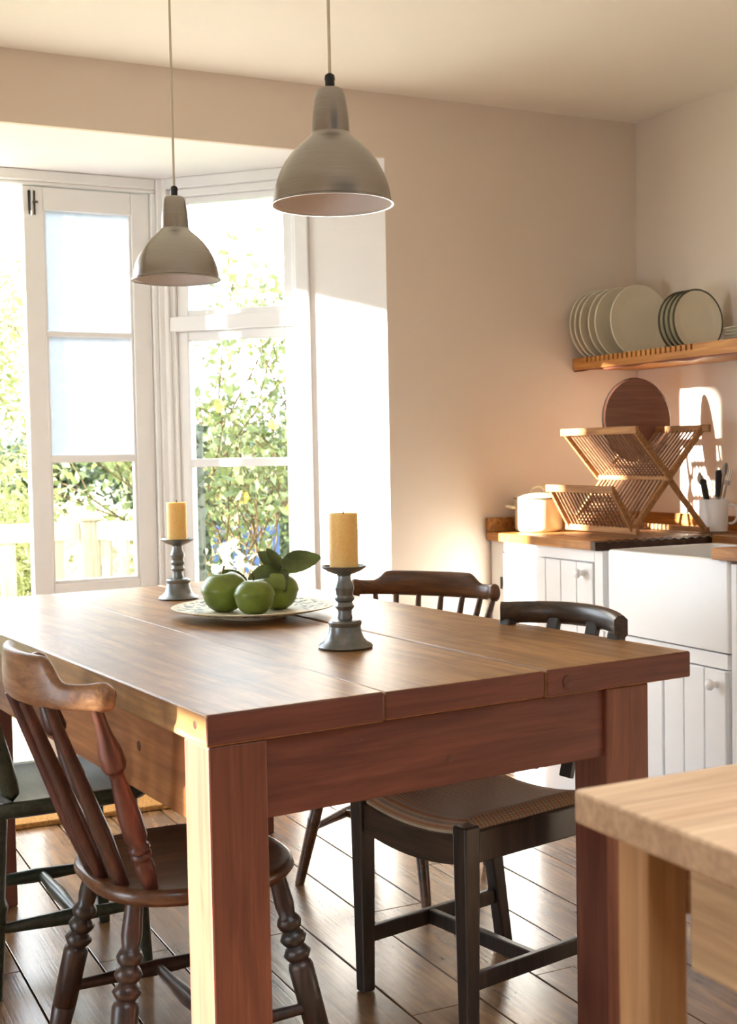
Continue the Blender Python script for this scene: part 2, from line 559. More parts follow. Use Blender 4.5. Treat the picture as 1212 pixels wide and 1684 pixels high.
# floor: a sub floor with one board object per plank
flo = struct('floor', MB().box(XL, XR, YF, YB + 0.75, -0.06, -0.022), M_gap, 'worn dark waxed pine floorboards')
pitch = 0.1735
k0 = int(math.floor((XL - 0.20) / pitch))
plank_cache = {}
for i in range(k0, 30):
    x0 = 0.203 + i * pitch
    if x0 + pitch < XL or x0 > XR:
        continue
    cuts = [YF]
    y = YF + random.uniform(0.5, 2.0)
    while y < YB + 0.5:
        cuts.append(y)
        y += random.uniform(1.5, 2.6)
    cuts.append(YB + 0.63)
    for a, b in zip(cuts, cuts[1:]):
        w = min(x0 + pitch, XR) - max(x0, XL) - 0.005
        x = max(x0, XL)
        me = MB().box(0.001, w + 0.002, 0.001, (b - a) - 0.001, -0.022, 0.0).mesh('floor_plank')
        o = put('floor_plank', me, M_floor, flo, None, 0.0015, (x, a, random.uniform(-0.0015, 0.0)))
RL = (-0.10, 1.80, -1.40, 0.70)          # roof light added for fill light, behind the photographer
cm = MB().box(XL, XR, RL[3], YB, ZC, ZC + 0.12).box(XL, XR, YF, RL[2], ZC, ZC + 0.12)
cm.box(XL, RL[0], RL[2], RL[3], ZC, ZC + 0.12).box(RL[1], XR, RL[2], RL[3], ZC, ZC + 0.12)
ceil = struct('ceiling', cm, M_ceil, 'cream painted ceiling')
rw = struct_root('added_rooflight', (0, 0, ZC + 0.08), 0, 'glazed roof light out of view, added for fill light')
MB().box(RL[0], RL[1], RL[2], RL[3], 0.0, 0.006).build('pane', M_glass, rw)
# back wall with the bay opening
wb = MB()
wb.prism([(AX, YB), (XR + 0.12, YB), (XR + 0.12, YB + 0.25), (AX + 0.17, YB + 0.25)][::1], -0.06, ZC)
wb.prism([(XL - 0.12, YB), (AXL, YB), (AXL - 0.17, YB + 0.25), (XL - 0.12, YB + 0.25)], -0.06, ZC)
wb.prism([(AXL, YB), (AX, YB), (AX, YB + 0.02), (AXL, YB + 0.02)], ZH, ZC)
struct('wall_back', wb, M_wall, 'warm off-white plaster wall around the bay opening')
struct('wall_right', MB().box(XR, XR + 0.12, YF, YB, -0.06, ZC), M_wall, 'warm off-white plaster wall behind the sink units')
wl = MB()
WLa, WLb = 1.75, 2.64  # opening added and sized for the sunbeam on the near table leg
wl.box(XL - 0.12, XL, YF, WLa, -0.06, ZC).box(XL - 0.12, XL, WLb, YB, -0.06, ZC)
wl.box(XL - 0.12, XL, WLa, WLb, -0.06, 0.15).box(XL - 0.12, XL, WLa, WLb, 1.31, ZC)
struct('wall_left', wl, M_wall, 'plaster wall with an added low window')
w4 = struct_root('added_low_window', (XL - 0.08, WLa, 0.15), 0, 'low window added in the left wall out of view to let the sun in')
ww, wh = WLb - WLa, 1.16
MB().box(-0.02, 0.02, 0, 0.035, 0, wh).box(-0.02, 0.02, ww - 0.035, ww, 0, wh).box(-0.02, 0.02, 0.035, ww - 0.035, 0, 0.04).box(-0.02, 0.02, 0.035, ww - 0.035, wh - 0.02, wh).build('window_frame', M_white, w4)
MB().box(-0.002, 0.002, 0.03, ww - 0.03, 0.035, wh - 0.015).build('pane', M_glass, w4)
wf = MB()
wf.box(XL - 0.12, XR + 0.12, YF - 0.12, YF, -0.06, ZC)
struct('wall_front', wf, M_wall, 'plain plaster wall behind the photographer')
# bay soffit and roof
struct('trim_1', MB().prism([(AXL, YB + 0.02), (AX, YB + 0.02), (BX + 0.08, BY + 0.1), (BXL - 0.08, BY + 0.1)], ZH, ZH + 0.10), M_baywall, 'white ceiling of the bay window')
# splay walls beside and under the windows
D7 = math.sqrt(0.5)
LS = math.hypot(AX - BX, BY - YB)
SILL = 0.42
def splay_wall(name, flip, label):
    # local x runs along the splay, y outward; s from the room corner
    if flip:
        root_loc, rz = (BX, BY, 0), R(-45)
        X = lambda s: LS - s
    else:
        root_loc, rz = (AXL, YB, 0), R(45)
        X = lambda s: s
    mb = MB()
    def bx(s0, s1, y0, y1, z0, z1):
        a, b = sorted((X(s0), X(s1)))
        mb.box(a, b, y0, y1, z0, z1)
    bx(0.0, 0.292, 0.0, T, 0.0, ZH)
    bx(0.292, LS, 0.0, T, 0.0, SILL)
    o = struct(name, mb, M_baywall, label)
    o.location = root_loc
    o.rotation_euler = (0, 0, rz)
    return root_loc, rz, X
def splay_window(name, root_loc, rz, X, label, single=False):
    root = struct_root(name, root_loc, rz, label)
    def part(nm, boxes, mat=M_white, bevel=0.004):
        mb = MB()
        for s0, s1, y0, y1, z0, z1 in boxes:
            a, b = sorted((X(s0), X(s1)))
            mb.box(a, b, y0, y1, z0, z1)
        return mb.build(nm, mat, root, None, bevel)
    part('window_jamb', [(0.292, 0.345, -0.015, 0.09, SILL, ZH), (0.325, 0.365, 0.005, 0.09, SILL, ZH - 0.05)])
    part('window_jamb', [(0.862, LS, -0.012, 0.09, SILL, ZH), (0.842, 0.868, 0.005, 0.09, SILL, ZH - 0.05)])
    part('window_head', [(0.345, 0.862, -0.012, 0.09, 2.205, ZH), (0.345, 0.862, 0.006, 0.09, 2.175, 2.205)])
    if single:
        part('pane', [(0.36, 0.845, 0.040, 0.044, SILL + 0.03, 2.18)], M_glass, 0)
        part('window_sill', [(0.30, LS, -0.03, 0.10, SILL, SILL + 0.03)])
        return
    part('transom', [(0.345, 0.862, -0.006, 0.09, 1.672, 1.728)])
    part('window_sill', [(0.30, LS, -0.03, 0.10, SILL, SILL + 0.03)])
    f = part('fanlight_sash', [(0.365, 0.403, 0.02, 0.065, 1.728, 2.175), (0.795, 0.842, 0.02, 0.065, 1.728, 2.175), (0.403, 0.795, 0.02, 0.065, 2.152, 2.175), (0.403, 0.795, 0.02, 0.065, 1.728, 1.752)])
    q = part('pane', [(0.400, 0.798, 0.040, 0.044, 1.75, 2.155)], M_glass, 0)
    q.parent = f
    f = part('casement_sash', [(0.365, 0.405, 0.02, 0.065, SILL + 0.03, 1.672), (0.797, 0.842, 0.02, 0.065, SILL + 0.03, 1.672), (0.405, 0.797, 0.02, 0.065, 1.637, 1.672), (0.405, 0.797, 0.02, 0.065, SILL + 0.03, SILL + 0.09)])
    g = part('glazing_bar', [(0.405, 0.797, 0.015, 0.065, 1.160, 1.192)])
    g.parent = f
    for z0, z1 in ((1.190, 1.64), (SILL + 0.085, 1.162)):
        q = part('pane', [(0.402, 0.80, 0.040, 0.044, z0, z1)], M_glass, 0)
        q.parent = f
a = splay_wall('wall_bay_right', True, 'white splayed side of the bay')
splay_window('window_1', *a, 'white casement with fanlight in the splayed side of the bay')
a = splay_wall('wall_bay_left', False, 'white splayed side of the bay out of view')
splay_window('window_2', *a, 'white single-pane window in the left splay', True)
# french door frame
struct('trim_2', MB().box(1.420, 1.440, BY - 0.012, BY + 0.10, 0, 2.190).box(1.440, BX + 0.012, BY - 0.022, BY + 0.10, 0, ZH - 0.001), M_white, 'white door jamb', 0.004)
struct('trim_3', MB().box(0.44, 0.455, BY - 0.012, BY + 0.10, 0, 2.190).box(BXL - 0.012, 0.44, BY - 0.022, BY + 0.10, 0, ZH - 0.001), M_white, 'white door jamb out of view', 0.004)
struct('trim_4', MB().box(0.4405, 1.4395, BY - 0.012, BY + 0.10, 2.205, ZH - 0.001).box(0.4405, 1.4395, BY + 0.0, BY + 0.09, 2.192, 2.206), M_white, 'white door head', 0.004)
struct('trim_5', MB().box(BXL, BX, BY - 0.02, BY + 0.12, -0.06, 0.012), M_weather, 'timber threshold')
# door leaf
dr = struct_root('door_1', (0.948, BY + 0.005, 0), 0, 'white glazed french door leaf, two frosted panes over a clear one')
dw = 0.470
def dpart(nm, boxes, mat=M_white, bevel=0.004, parent=dr):
    mb = MB()
    for b in boxes:
        mb.box(*b)
    return mb.build(nm, mat, parent, None, bevel)
dpart('stile', [(0.0, 0.074, 0, 0.045, 0.02, 2.188)])
dpart('stile', [(0.400, dw, 0, 0.045, 0.02, 2.188)])
dpart('rail', [(0.074, 0.400, 0.001, 0.044, 2.105, 2.188)])
dpart('rail', [(0.074, 0.400, 0.001, 0.044, 0.66, 0.742)])
dpart('rail', [(0.074, 0.400, 0.001, 0.044, 0.02, 0.16)])
dpart('glazing_bar', [(0.074, 0.400, 0.004, 0.044, 1.648, 1.668)])
dpart('glazing_bar', [(0.074, 0.400, 0.004, 0.044, 1.186, 1.214)])
bd = [(0.074, 0.083, 0.008, 0.04, 0.742, 2.105), (0.391, 0.400, 0.008, 0.04, 0.742, 2.105), (0.083, 0.391, 0.008, 0.04, 0.742, 0.752)]
dpart('glazing_bead', bd, M_white, 0.002)
dpart('pane', [(0.080, 0.394, 0.022, 0.026, 1.664, 2.107)], M_frost, 0)['label'] = 'frosted white pane'
pf = dpart('pane', [(0.080, 0.394, 0.022, 0.026, 1.210, 1.652)], M_frost, 0)
pf['label'] = 'frosted white pane with two small marks'
for dx in (0.205, 0.305):
    mb = MB()
    for ang, ln in ((20, 0.013), (75, 0.009), (140, 0.012), (-35, 0.008)):
        c_, s_ = math.cos(R(ang)) * ln, math.sin(R(ang)) * ln
        mb.add([(dx, 0.0212, 1.380), (dx + c_, 0.0212, 1.380 + s_), (dx + c_ * 0.9 + 0.0012, 0.0212, 1.380 + s_ * 0.9 - 0.0012)], [(0, 1, 2)])
    mb.build('small_mark', M_iron, pf)
dpart('pane', [(0.080, 0.394, 0.022, 0.026, 0.748, 1.190)], M_glass, 0)['label'] = 'clear pane'
dpart('door_panel', [(0.070, 0.404, 0.014, 0.032, 0.15, 0.665)])
bo = dpart('bolt', [(0.020, 0.046, -0.006, 0.001, 2.085, 2.172)], M_iron, 0.001)
MB().tube([(0.033, -0.010, 2.082), (0.033, -0.010, 2.176)], 0.005, 8).build('bolt_rod', M_steel, bo, 40)
MB().tube([(0.036, -0.012, 2.130), (0.052, -0.020, 2.128)], 0.004, 8).build('bolt_knob', M_iron, bo, 40)
# plinth between the cabinet and bay
struct('baseboard_back', MB().box(AX, 2.507, YB - 0.015, YB, 0, 0.12), M_white, 'white skirting board', 0.004)

# ---------------------------------------------------------------- dining table
TO = (0.663, 1.963, 0.0)
TH = R(5.25)
TW, TL, ZT, ZS = 1.089, 2.03, 0.78, 0.726
tb = thing('dining_table', 'large sturdy pine dining table of thick boards on square legs', 'table', TO, TH)
bds = [(0.0, 0.0, 0.343, 0.385), (0.3440, 0.3865, 0.7055, 0.748), (0.7070, 0.7520, TW, TW)]
for i, (a0, a1, b0, b1) in enumerate(bds):
    e = (0.0, 0.002, -0.001)[i]
    mb = MB().prism([(a0, e), (b0, e), (b1, TL + 0.02 * i - 0.01), (a1, TL + 0.02 * i - 0.01)], ZS + 0.001 * (i % 2), ZT - (0.0, 0.0015, 0.0)[i])
    o = mb.build('tabletop_board', M_tabletop, tb, None, 0.005, None, 0, 3)
    o.data.materials.append(M_tableap_x_shaded)  # darker end grain, in the rail's shade-darkened colour
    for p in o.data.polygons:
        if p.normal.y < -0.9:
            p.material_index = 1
def tleg(u0, v0, w=0.108, d=0.10):
    MB().box(u0, u0 + w, v0, v0 + d, 0.0, ZS).build('leg', M_tableleg, tb, None, 0.004)
tleg(0.004, 0.004)
tleg(0.864, 0.006, 0.112)
tleg(0.004, 1.50, 0.100)
tleg(0.868, 1.69)
MB().box(0.112, 0.864, 0.016, 0.050, 0.588, ZS).build('apron', M_tableap_x_shaded, tb, None, 0.003)
MB().box(0.104, 0.868, 1.72, 1.755, 0.588, ZS).build('apron', M_tableap_x_shaded, tb, None, 0.003)
MB().box(0.022, 0.056, 0.104, 1.50, 0.573, ZS).build('apron', M_tableap_y, tb, None, 0.003)
MB().box(0.930, 0.964, 0.106, 1.69, 0.588, ZS).build('apron', M_tableap_y, tb, None, 0.003)
for (u, v, z, r, ax) in ((0.49, 0.0162, 0.637, 0.009, 1), (0.76, -0.0032, 0.752, 0.014, 1), (0.30, 0.0158, 0.70, 0.006, 1)):
    mb = MB().lathe([(0, 0.0009), (r * 0.6, 0.0006), (r, 0.0), (r, -0.002)], 14)
    o = mb.build('knot', M_knot, tb, None, 0, (u, v, z))
    o.rotation_euler = (R(90), 0, 0)
for (u, v, z, r) in ((-0.0002, 0.045, 0.757, 0.007), (0.0215, 0.36, 0.66, 0.010), (-0.0002, 0.42, 0.75, 0.008), (0.0215, 0.12, 0.64, 0.010)):
    o = MB().lathe([(0, 0.0009), (r * 0.6, 0.0006), (r, 0.0), (r, -0.002)], 14).build('knot', M_knot, tb, None, 0, (u, v, z))
    o.rotation_euler = (0, R(-90), 0)

# ---------------------------------------------------------------- chairs (local +x is forward, origin on the floor below the seat)
def rrect(w, h, k=0.3):
    """rounded rectangle section, 8 points"""
    a, b = w / 2, h / 2
    c = min(a, b) * k * 2
    return [(-a + c, -b), (a - c, -b), (a, -b + c), (a, b - c), (a - c, b), (-a + c, b), (-a, b - c), (-a, -b + c)]
def bow(path, sect, n=None):
    """sweep: path of (x, y, zc), sect of (thickness, height) per point; thickness is horizontal, across the path"""
    rings = []
    for i, (p, (w, h)) in enumerate(zip(path, sect)):
        a, b = Vector(path[max(i - 1, 0)]), Vector(path[min(i + 1, len(path) - 1)])
        d = b - a
        d.z = 0
        d.normalize()
        nrm = Vector((d.y, -d.x, 0))
        rings.append([Vector(p) + nrm * x + Vector((0, 0, z)) for x, z in rrect(w, h)])
    return rings
def seat_disc(rx, ry, z0, z1, dish=0.012, n=40, pw=2.5):
    def ring(k, z):
        out = []
        for i in range(n):
            a = 2 * math.pi * i / n
            ca, sa = math.cos(a), math.sin(a)
            out.append((k * rx * math.copysign(abs(ca) ** (2 / pw), ca), k * ry * math.copysign(abs(sa) ** (2 / pw), sa), z))
        return out
    th = z1 - z0
    rings = [ring(0.86, z0), ring(0.95, z0 + th * 0.18), ring(1.0, z0 + th * 0.55), ring(0.985, z1 - th * 0.12), ring(0.95, z1), ring(0.85, z1 - dish * 0.35), ring(0.6, z1 - dish * 0.8), ring(0.3, z1 - dish), ring(0.02, z1 - dish)]
    return MB().loft(rings)
RINGLEG = [(0, 0.016), (0.07, 0.0175), (0.14, 0.019), (0.19, 0.016), (0.205, 0.021), (0.225, 0.0245), (0.25, 0.021), (0.262, 0.0165), (0.275, 0.021), (0.298, 0.026), (0.32, 0.021), (0.332, 0.0165), (0.345, 0.021), (0.368, 0.027), (0.392, 0.021), (0.402, 0.0175), (0.412, 0.022), (0.43, 0.0245), (0.70, 0.0235), (0.705, 0.0215), (0.71, 0.0235), (0.92, 0.0185), (1.0, 0.016)]
BAMBOO = [(0, 0.014), (0.25, 0.0165), (0.27, 0.0185), (0.29, 0.0165), (0.55, 0.0175), (0.57, 0.0195), (0.59, 0.0175), (0.9, 0.0145), (1, 0.013)]
VASE = [(0, 0.010), (0.08, 0.011), (0.15, 0.014), (0.23, 0.021), (0.30, 0.0225), (0.325, 0.019), (0.335, 0.013), (0.37, 0.0125), (0.45, 0.016), (0.58, 0.021), (0.70, 0.0205), (0.74, 0.015), (0.75, 0.019), (0.765, 0.020), (0.78, 0.015), (0.79, 0.019), (0.805, 0.019), (0.815, 0.014), (0.84, 0.017), (0.88, 0.0185), (0.96, 0.014), (1.0, 0.0125)]
PLAIN = [(0, 0.0085), (0.3, 0.0105), (0.65, 0.014), (0.85, 0.012), (1, 0.010)]
BOBBIN = [(0, 0.0095), (0.2, 0.011), (0.45, 0.0135), (0.7, 0.0165), (0.88, 0.0145), (1.0, 0.012)]
def spindle_chair(name, label, loc, rz, hs, rail_z, rail_back, half_w, mats, vase, nspin, legprof, splay, seat=(0.205, 0.205), legs_in=(0.125, 0.125), lean=0.0, raise_h=0.045, sag=0.085):
    m_leg, m_seat, m_rail, m_spin = mats
    t = thing(name, label, 'chair', loc, rz)
    seat_disc(seat[0], seat[1], hs - 0.036, hs).build('seat', m_seat, t, 60)
    feet = []
    for sx in (-1, 1):
        for sy in (-1, 1):
            top = Vector((sx * legs_in[0], sy * legs_in[1], hs - 0.030))
            foot = Vector((sx * (legs_in[0] + splay[0]), sy * (legs_in[1] + splay[1]), 0.0))
            feet.append((top, foot))
            MB().turned(top, foot, legprof).build('leg', m_leg, t, 75)
    zs = 0.155
    pts = [a.lerp(b, (a.z - zs) / a.z) for a, b in feet]    # order: back-right, back-left, front-right, front-left
    ST = [(0, 0.010), (0.25, 0.0125), (0.5, 0.0165), (0.75, 0.0125), (1, 0.010)]
    MB().turned(pts[0], pts[2], ST).build('stretcher', m_leg, t, 40)
    MB().turned(pts[1], pts[3], ST).build('stretcher', m_leg, t, 40)
    MB().turned(pts[0].lerp(pts[2], 0.5), pts[1].lerp(pts[3], 0.5), ST).build('stretcher', m_leg, t, 40)
    # bowed top rail with raised middle and scrolled ends
    path, sect = [], []
    N = 33
    for i in range(N):
        w = -1 + 2 * i / (N - 1)
        x = rail_back + sag * abs(w) ** 2.2
        y = half_w * math.sin(w * 1.12) / math.sin(1.12)
        k = max(0.0, min(1.0, (0.62 - abs(w)) / 0.14))
        k = k * k * (3 - 2 * k)
        hgt = 0.046 + raise_h * k
        e = max(0.0, (abs(w) - 0.84) / 0.16)
        bul = math.sin(min(1.0, e * 1.0) * math.pi * 0.62)
        hgt += 0.012 * bul * (1 if e > 0 else 0)
        thk = 0.024 + 0.016 * bul
        if i in (0, N - 1):
            hgt, thk = 0.030, 0.020
        path.append((x, y, rail_z + (hgt - 0.046) / 2 * (1 if k > 0 else 0.2)))
        sect.append((thk, hgt))
    MB().loft(bow(path, sect)).build('top_rail', m_rail, t, 60, 0, None, 1)
    for j in range(nspin):
        w = -0.88 + 1.76 * j / (nspin - 1)
        idx = int(round((w + 1) / 2 * (N - 1)))
        tp = Vector(path[idx])
        tp.z = rail_z - 0.018
        ang = math.pi - w * R(62 if not vase else 55)
        bt = Vector((seat[0] * 0.86 * math.cos(ang), seat[1] * 0.90 * math.sin(ang) * (1 if True else 1), hs - 0.008))
        end = j in (0, nspin - 1)
        MB().turned(tp, bt, VASE if (vase and end) else (BOBBIN if vase else PLAIN)).build('spindle', m_spin, t, 75)
    return t

spindle_chair('windsor_chair', 'worn red-brown spindle-back chair with ringed turned legs at the near table leg', (0.740, 2.345, 0), R(3), 0.435, 0.795, -0.312, 0.218, (M_windsor_leg, M_windsor_seat, M_windsor_rail, M_windsor), True, 6, RINGLEG, (0.075, 0.075), (0.200, 0.210), (0.140, 0.120), sag=0.118)
spindle_chair('captain_chair', 'brown wooden chair with bowed rail and thin plain spindles beyond the table', (1.635, 3.20, 0), R(180 + 34), 0.435, 0.793, -0.245, 0.245, (M_captain, M_captain, M_captain, M_captain), False, 8, BAMBOO, (0.075, 0.075), (0.205, 0.205), (0.12, 0.125), 0, 0.030, 0.06)

def dark_chair():
    t = thing('plank_seat_chair', 'dark green-black chair with a thick plank seat behind the spindle-back chair', 'chair', (0.635, 3.06, 0), R(2))
    hs = 0.44
    seat_disc(0.215, 0.205, hs - 0.040, hs, 0.006, 40, 5.0).build('seat', M_green, t, 60)
    FR = [(0, 0.020), (0.25, 0.019), (0.45, 0.018), (0.48, 0.023), (0.50, 0.025), (0.52, 0.023), (0.56, 0.021), (1, 0.016)]
    pts = {}
    for sx in (-1, 1):
        for sy in (-1, 1):
            a = Vector((sx * 0.150, sy * 0.150, hs - 0.035))
            b = Vector((sx * 0.175, sy * 0.175, 0))
            pts[sx, sy] = a.lerp(b, 0.62), a.lerp(b, 0.72)
            if sx > 0 and sy < 0 or sx < 0:
                MB().turned(a, b, FR).build('leg', M_green, t, 35)
            else:
                MB().bar(a, b, 0.036, 0.036, 0.028, 0.028).build('leg', M_green, t, None, 0.004)
    ST = [(0, 0.011), (0.25, 0.014), (0.5, 0.018), (0.75, 0.014), (1, 0.011)]
    a, b = pts[-1, -1][0], pts[1, -1][0]
    c, d = pts[-1, 1][0], pts[1, 1][0]
    MB().turned(a, b, ST).build('stretcher', M_green, t, 40)
    MB().turned(c, d, ST).build('stretcher', M_green, t, 40)
    MB().turned(a.lerp(b, 0.55), c.lerp(d, 0.55), ST).build('stretcher', M_green, t, 40)
    for sy in (-1, 1):
        pth = [(-0.12, sy * 0.165, hs - 0.01), (-0.148, sy * 0.17, hs + 0.10), (-0.188, sy * 0.175, hs + 0.24), (-0.238, sy * 0.18, hs + 0.40)]
        rings = []
        for (x, y, z), (w, h) in zip(pth, ((0.05, 0.032), (0.055, 0.032), (0.05, 0.03), (0.04, 0.028))):
            rings.append([(x + px, y + py, z) for px, py in rrect(w, h)])
        MB().loft(rings).build('back_post', M_green, t, 50, 0, None, 1)
    for z, h in ((hs + 0.375, 0.07), (hs + 0.20, 0.04)):
        x = -0.178 - (z - hs - 0.24) * 0.31 + 0.0
        MB().loft(bow([(x, y, z) for y in np.linspace(-0.178, 0.178, 9)], [(0.02, h)] * 9)).build('back_rail', M_green, t, 50)
    return t
dark_chair()

def striped_chair():
    rz = R(180 + 11.5)
    t = thing('dining_chair', 'dark wooden dining chair with striped upholstered seat by the right table leg', 'chair', (1.455, 2.405, 0), rz)
    # local +x forward (towards the table); front legs at x=+0.2
    hw, xf, xb, hs = 0.172, 0.215, -0.175, 0.455
    def dz(y):
        return -0.020 * (1 - (y / hw) ** 2)
    # seat pad, dished across the width
    rows = []
    ys = np.linspace(-hw, hw, 15)
    xs = np.linspace(xb, xf, 13)
    vs, fs = [], []
    for x in xs:
        ex = 1 - max(0, abs((x - (xf + xb) / 2) / ((xf - xb) / 2)) - 0.8) / 0.2
        for y in ys:
            ey = 1 - max(0, abs(y / hw) - 0.86) / 0.14
            k = min(1, max(0, ex)) ** 0.5 * min(1, max(0, ey)) ** 0.5
            vs.append((x, y, hs + dz(y) - 0.016 + 0.022 * k))
    nx, ny = len(xs), len(ys)
    n0 = len(vs)
    for x in xs:
        for y in ys:
            vs.append((x, y, hs + dz(y) - 0.030))
    for i in range(nx - 1):
        for j in range(ny - 1):
            a = i * ny + j
            fs.append((a, a + ny, a + ny + 1, a + 1))
            fs.append((n0 + a, n0 + a + 1, n0 + a + ny + 1, n0 + a + ny))
    bd = [i * ny for i in range(nx)] + [(nx - 1) * ny + j for j in range(1, ny)] + [i * ny + ny - 1 for i in range(nx - 2, -1, -1)] + [j for j in range(ny - 2, 0, -1)]
    for a, b in zip(bd, bd[1:] + bd[:1]):
        fs.append((a, b, n0 + b, n0 + a))
    mb = MB()
    mb.v, mb.f = vs, fs
    mb.build('seat_pad', M_stripe, t, 60)
    # rails: front and back curved with the dish
    def crail(x, nm):
        rings = []
        for y in np.linspace(-hw, hw, 13):
            z = hs - 0.022 + dz(y)
            rings.append([(x - 0.012, y, z - 0.062), (x + 0.012, y, z - 0.062), (x + 0.012, y, z), (x - 0.012, y, z)])
        MB().loft(rings).build(nm, M_dark_rail, t, 40)
    crail(xf - 0.004, 'seat_rail')
    crail(xb, 'seat_rail')
    for sy in (-1, 1):
        MB().box(xb, xf, sy * hw - 0.012, sy * hw + 0.012, hs - 0.085, hs - 0.020).build('seat_rail', M_dark, t, None, 0.003)
    # front legs
    for sy in (-1, 1):
        MB().bar((xf - 0.004, sy * hw, 0), (xf - 0.004, sy * hw, hs - 0.006), 0.030, 0.032, 0.040, 0.042, (1, 0, 0)).build('leg', M_dark, t, None, 0.004)
    # back legs, raked, running up as back posts
    for sy in (-1, 1):
        mb = MB()
        pth = [(-0.215, 0.0, 0.030), (-0.178, hs - 0.20, 0.036), (-0.170, hs - 0.02, 0.040), (-0.190, hs + 0.12, 0.036), (-0.245, hs + 0.34, 0.028)]
        rings = []
        for x, z, w in pth:
            rings.append([(x - w / 2, sy * hw - 0.017, z), (x + w / 2, sy * hw - 0.017, z), (x + w / 2, sy * hw + 0.017, z), (x - w / 2, sy * hw + 0.017, z)])
        mb.loft(rings).build('leg', M_dark, t, None, 0.004)
    # crest rail, curved, plus two slats and a lower cross rail
    N = 17
    path, sect = [], []
    for i in range(N):
        w = -1 + 2 * i / (N - 1)
        path.append((-0.310 + 0.072 * w * w, w * (hw + 0.018), hs + 0.352 + 0.006 * (1 - w * w)))
        sect.append((0.030, 0.052))
    MB().loft(bow(path, sect)).build('crest_rail', M_dark_rail, t, 50)
    for y in (-0.062, 0.062):
        w = y / hw
        MB().bar((-0.180 - 0.02, y * 0.9, hs + 0.0), (-0.300 + 0.07 * w * w, y, hs + 0.345), 0.034, 0.014, 0.034, 0.014, (1, 0, 0)).build('slat', M_dark, t, None, 0.002)
    zs = 0.125
    for sy in (-1, 1):
        MB().bar((xf, sy * hw, zs), (-0.200, sy * hw, zs), 0.016, 0.036).build('stretcher', M_dark, t, None, 0.003)
    MB().bar((0.02, -hw, zs), (0.02, hw, zs), 0.018, 0.034).build('stretcher', M_dark, t, None, 0.003)
    return t
striped_chair()

# ---------------------------------------------------------------- pale work bench close to the camera
bn = thing('work_bench', 'pale pine work bench cut off at the lower right corner', 'table', (0.717, 1.019, 0))
# local: corner at origin, runs +x and -y
MB().box(0.0, 0.75, -1.10, 0.0, 0.836, 0.870).build('bench_top', M_bench_y, bn, None, 0.004)
for x, y in ((0.020, -0.088), (0.670, -0.088), (0.020, -1.05), (0.670, -1.05)):
    MB().box(x, x + 0.046, y, y + 0.046, 0.0, 0.836).build('leg', M_bench_z, bn, None, 0.003)
MB().box(0.068, 0.670, -0.085, -0.065, 0.76, 0.836).build('apron', M_bench_y, bn, None, 0.002)
MB().box(0.040, 0.060, -0.99, -0.122, 0.727, 0.836).build('side_panel', M_bench_v, bn, None, 0.003)
MB().box(0.675, 0.695, -0.99, -0.122, 0.727, 0.836).build('side_panel', M_bench_v, bn, None, 0.003)
MB().box(0.07, 0.668, -1.03, -0.05, 0.16, 0.18).build('lower_shelf', M_bench_y, bn, None, 0.003)

# ---------------------------------------------------------------- pendants
def pendant(x, y, zr, label, k):
    t = thing('pendant_lamp', label, 'lamp', (x, y, zr), 0, 'aluminium pendant lamps over the table')
    prof_px = [(100.5, 0), (100, 3), (97, 5), (95.5, 14), (93.5, 26), (90, 38), (84.5, 52), (76, 68), (65, 83), (52, 96), (40, 106), (33.5, 112), (31, 116)]
    out = [(r * k, z * k) for r, z in prof_px]
    inner = [(max(r * k - 0.003, 0.0), z * k) for r, z in prof_px[1:]]
    MB().lathe([(inner[0][0], 0.0005)] + out + [(0.020, out[-1][1])], 48).build('shade', M_alu, t, 40)
    MB().lathe([(out[0][0] - 0.001, 0.0004)] + inner + [(0, inner[-1][1] - 0.002)], 48).build('shade_lining', M_alu_in, t, 40)
    z0 = 116 * k
    neck = [(30.5, 0), (30.2, 12), (28.5, 34), (26, 52), (23.5, 64), (21.5, 69), (19, 71), (0, 71)]
    MB().lathe([(0.012, z0 - 0.001)] + [(r * k, z0 + z * k) for r, z in neck], 40).build('neck', M_alu, t, 35)
    z1 = z0 + 71 * k
    MB().lathe([(0, z1), (0.0085, z1), (0.0085, z1 + 0.014), (0.0095, z1 + 0.017), (0.0085, z1 + 0.024), (0.005, z1 + 0.027), (0, z1 + 0.027)], 16).build('cord_grip', M_black, t, 35)
    MB().tube([(0, 0, z1 + 0.025), (0, 0, ZC - zr - 0.02)], 0.0030, 8).build('cord', M_cord, t, 60)
    MB().lathe([(0, ZC - zr - 0.035), (0.03, ZC - zr - 0.03), (0.045, ZC - zr - 0.01), (0.045, ZC - zr), (0, ZC - zr)], 24).build('ceiling_rose', M_white, t, 35)
    MB().lathe([(0, 0.050), (0.02, 0.053), (0.029, 0.068), (0.024, 0.088), (0.013, 0.105), (0.013, 0.135), (0, 0.135)], 20).build('bulb', M_ceramic, t, 50)
pendant(0.970, 2.100, 1.645, 'nearer brushed aluminium dome pendant lamp, larger and higher in the photo', 0.00110)
pendant(1.007, 3.128, 1.645, 'farther brushed aluminium dome pendant lamp, in front of the french door', 0.00112)

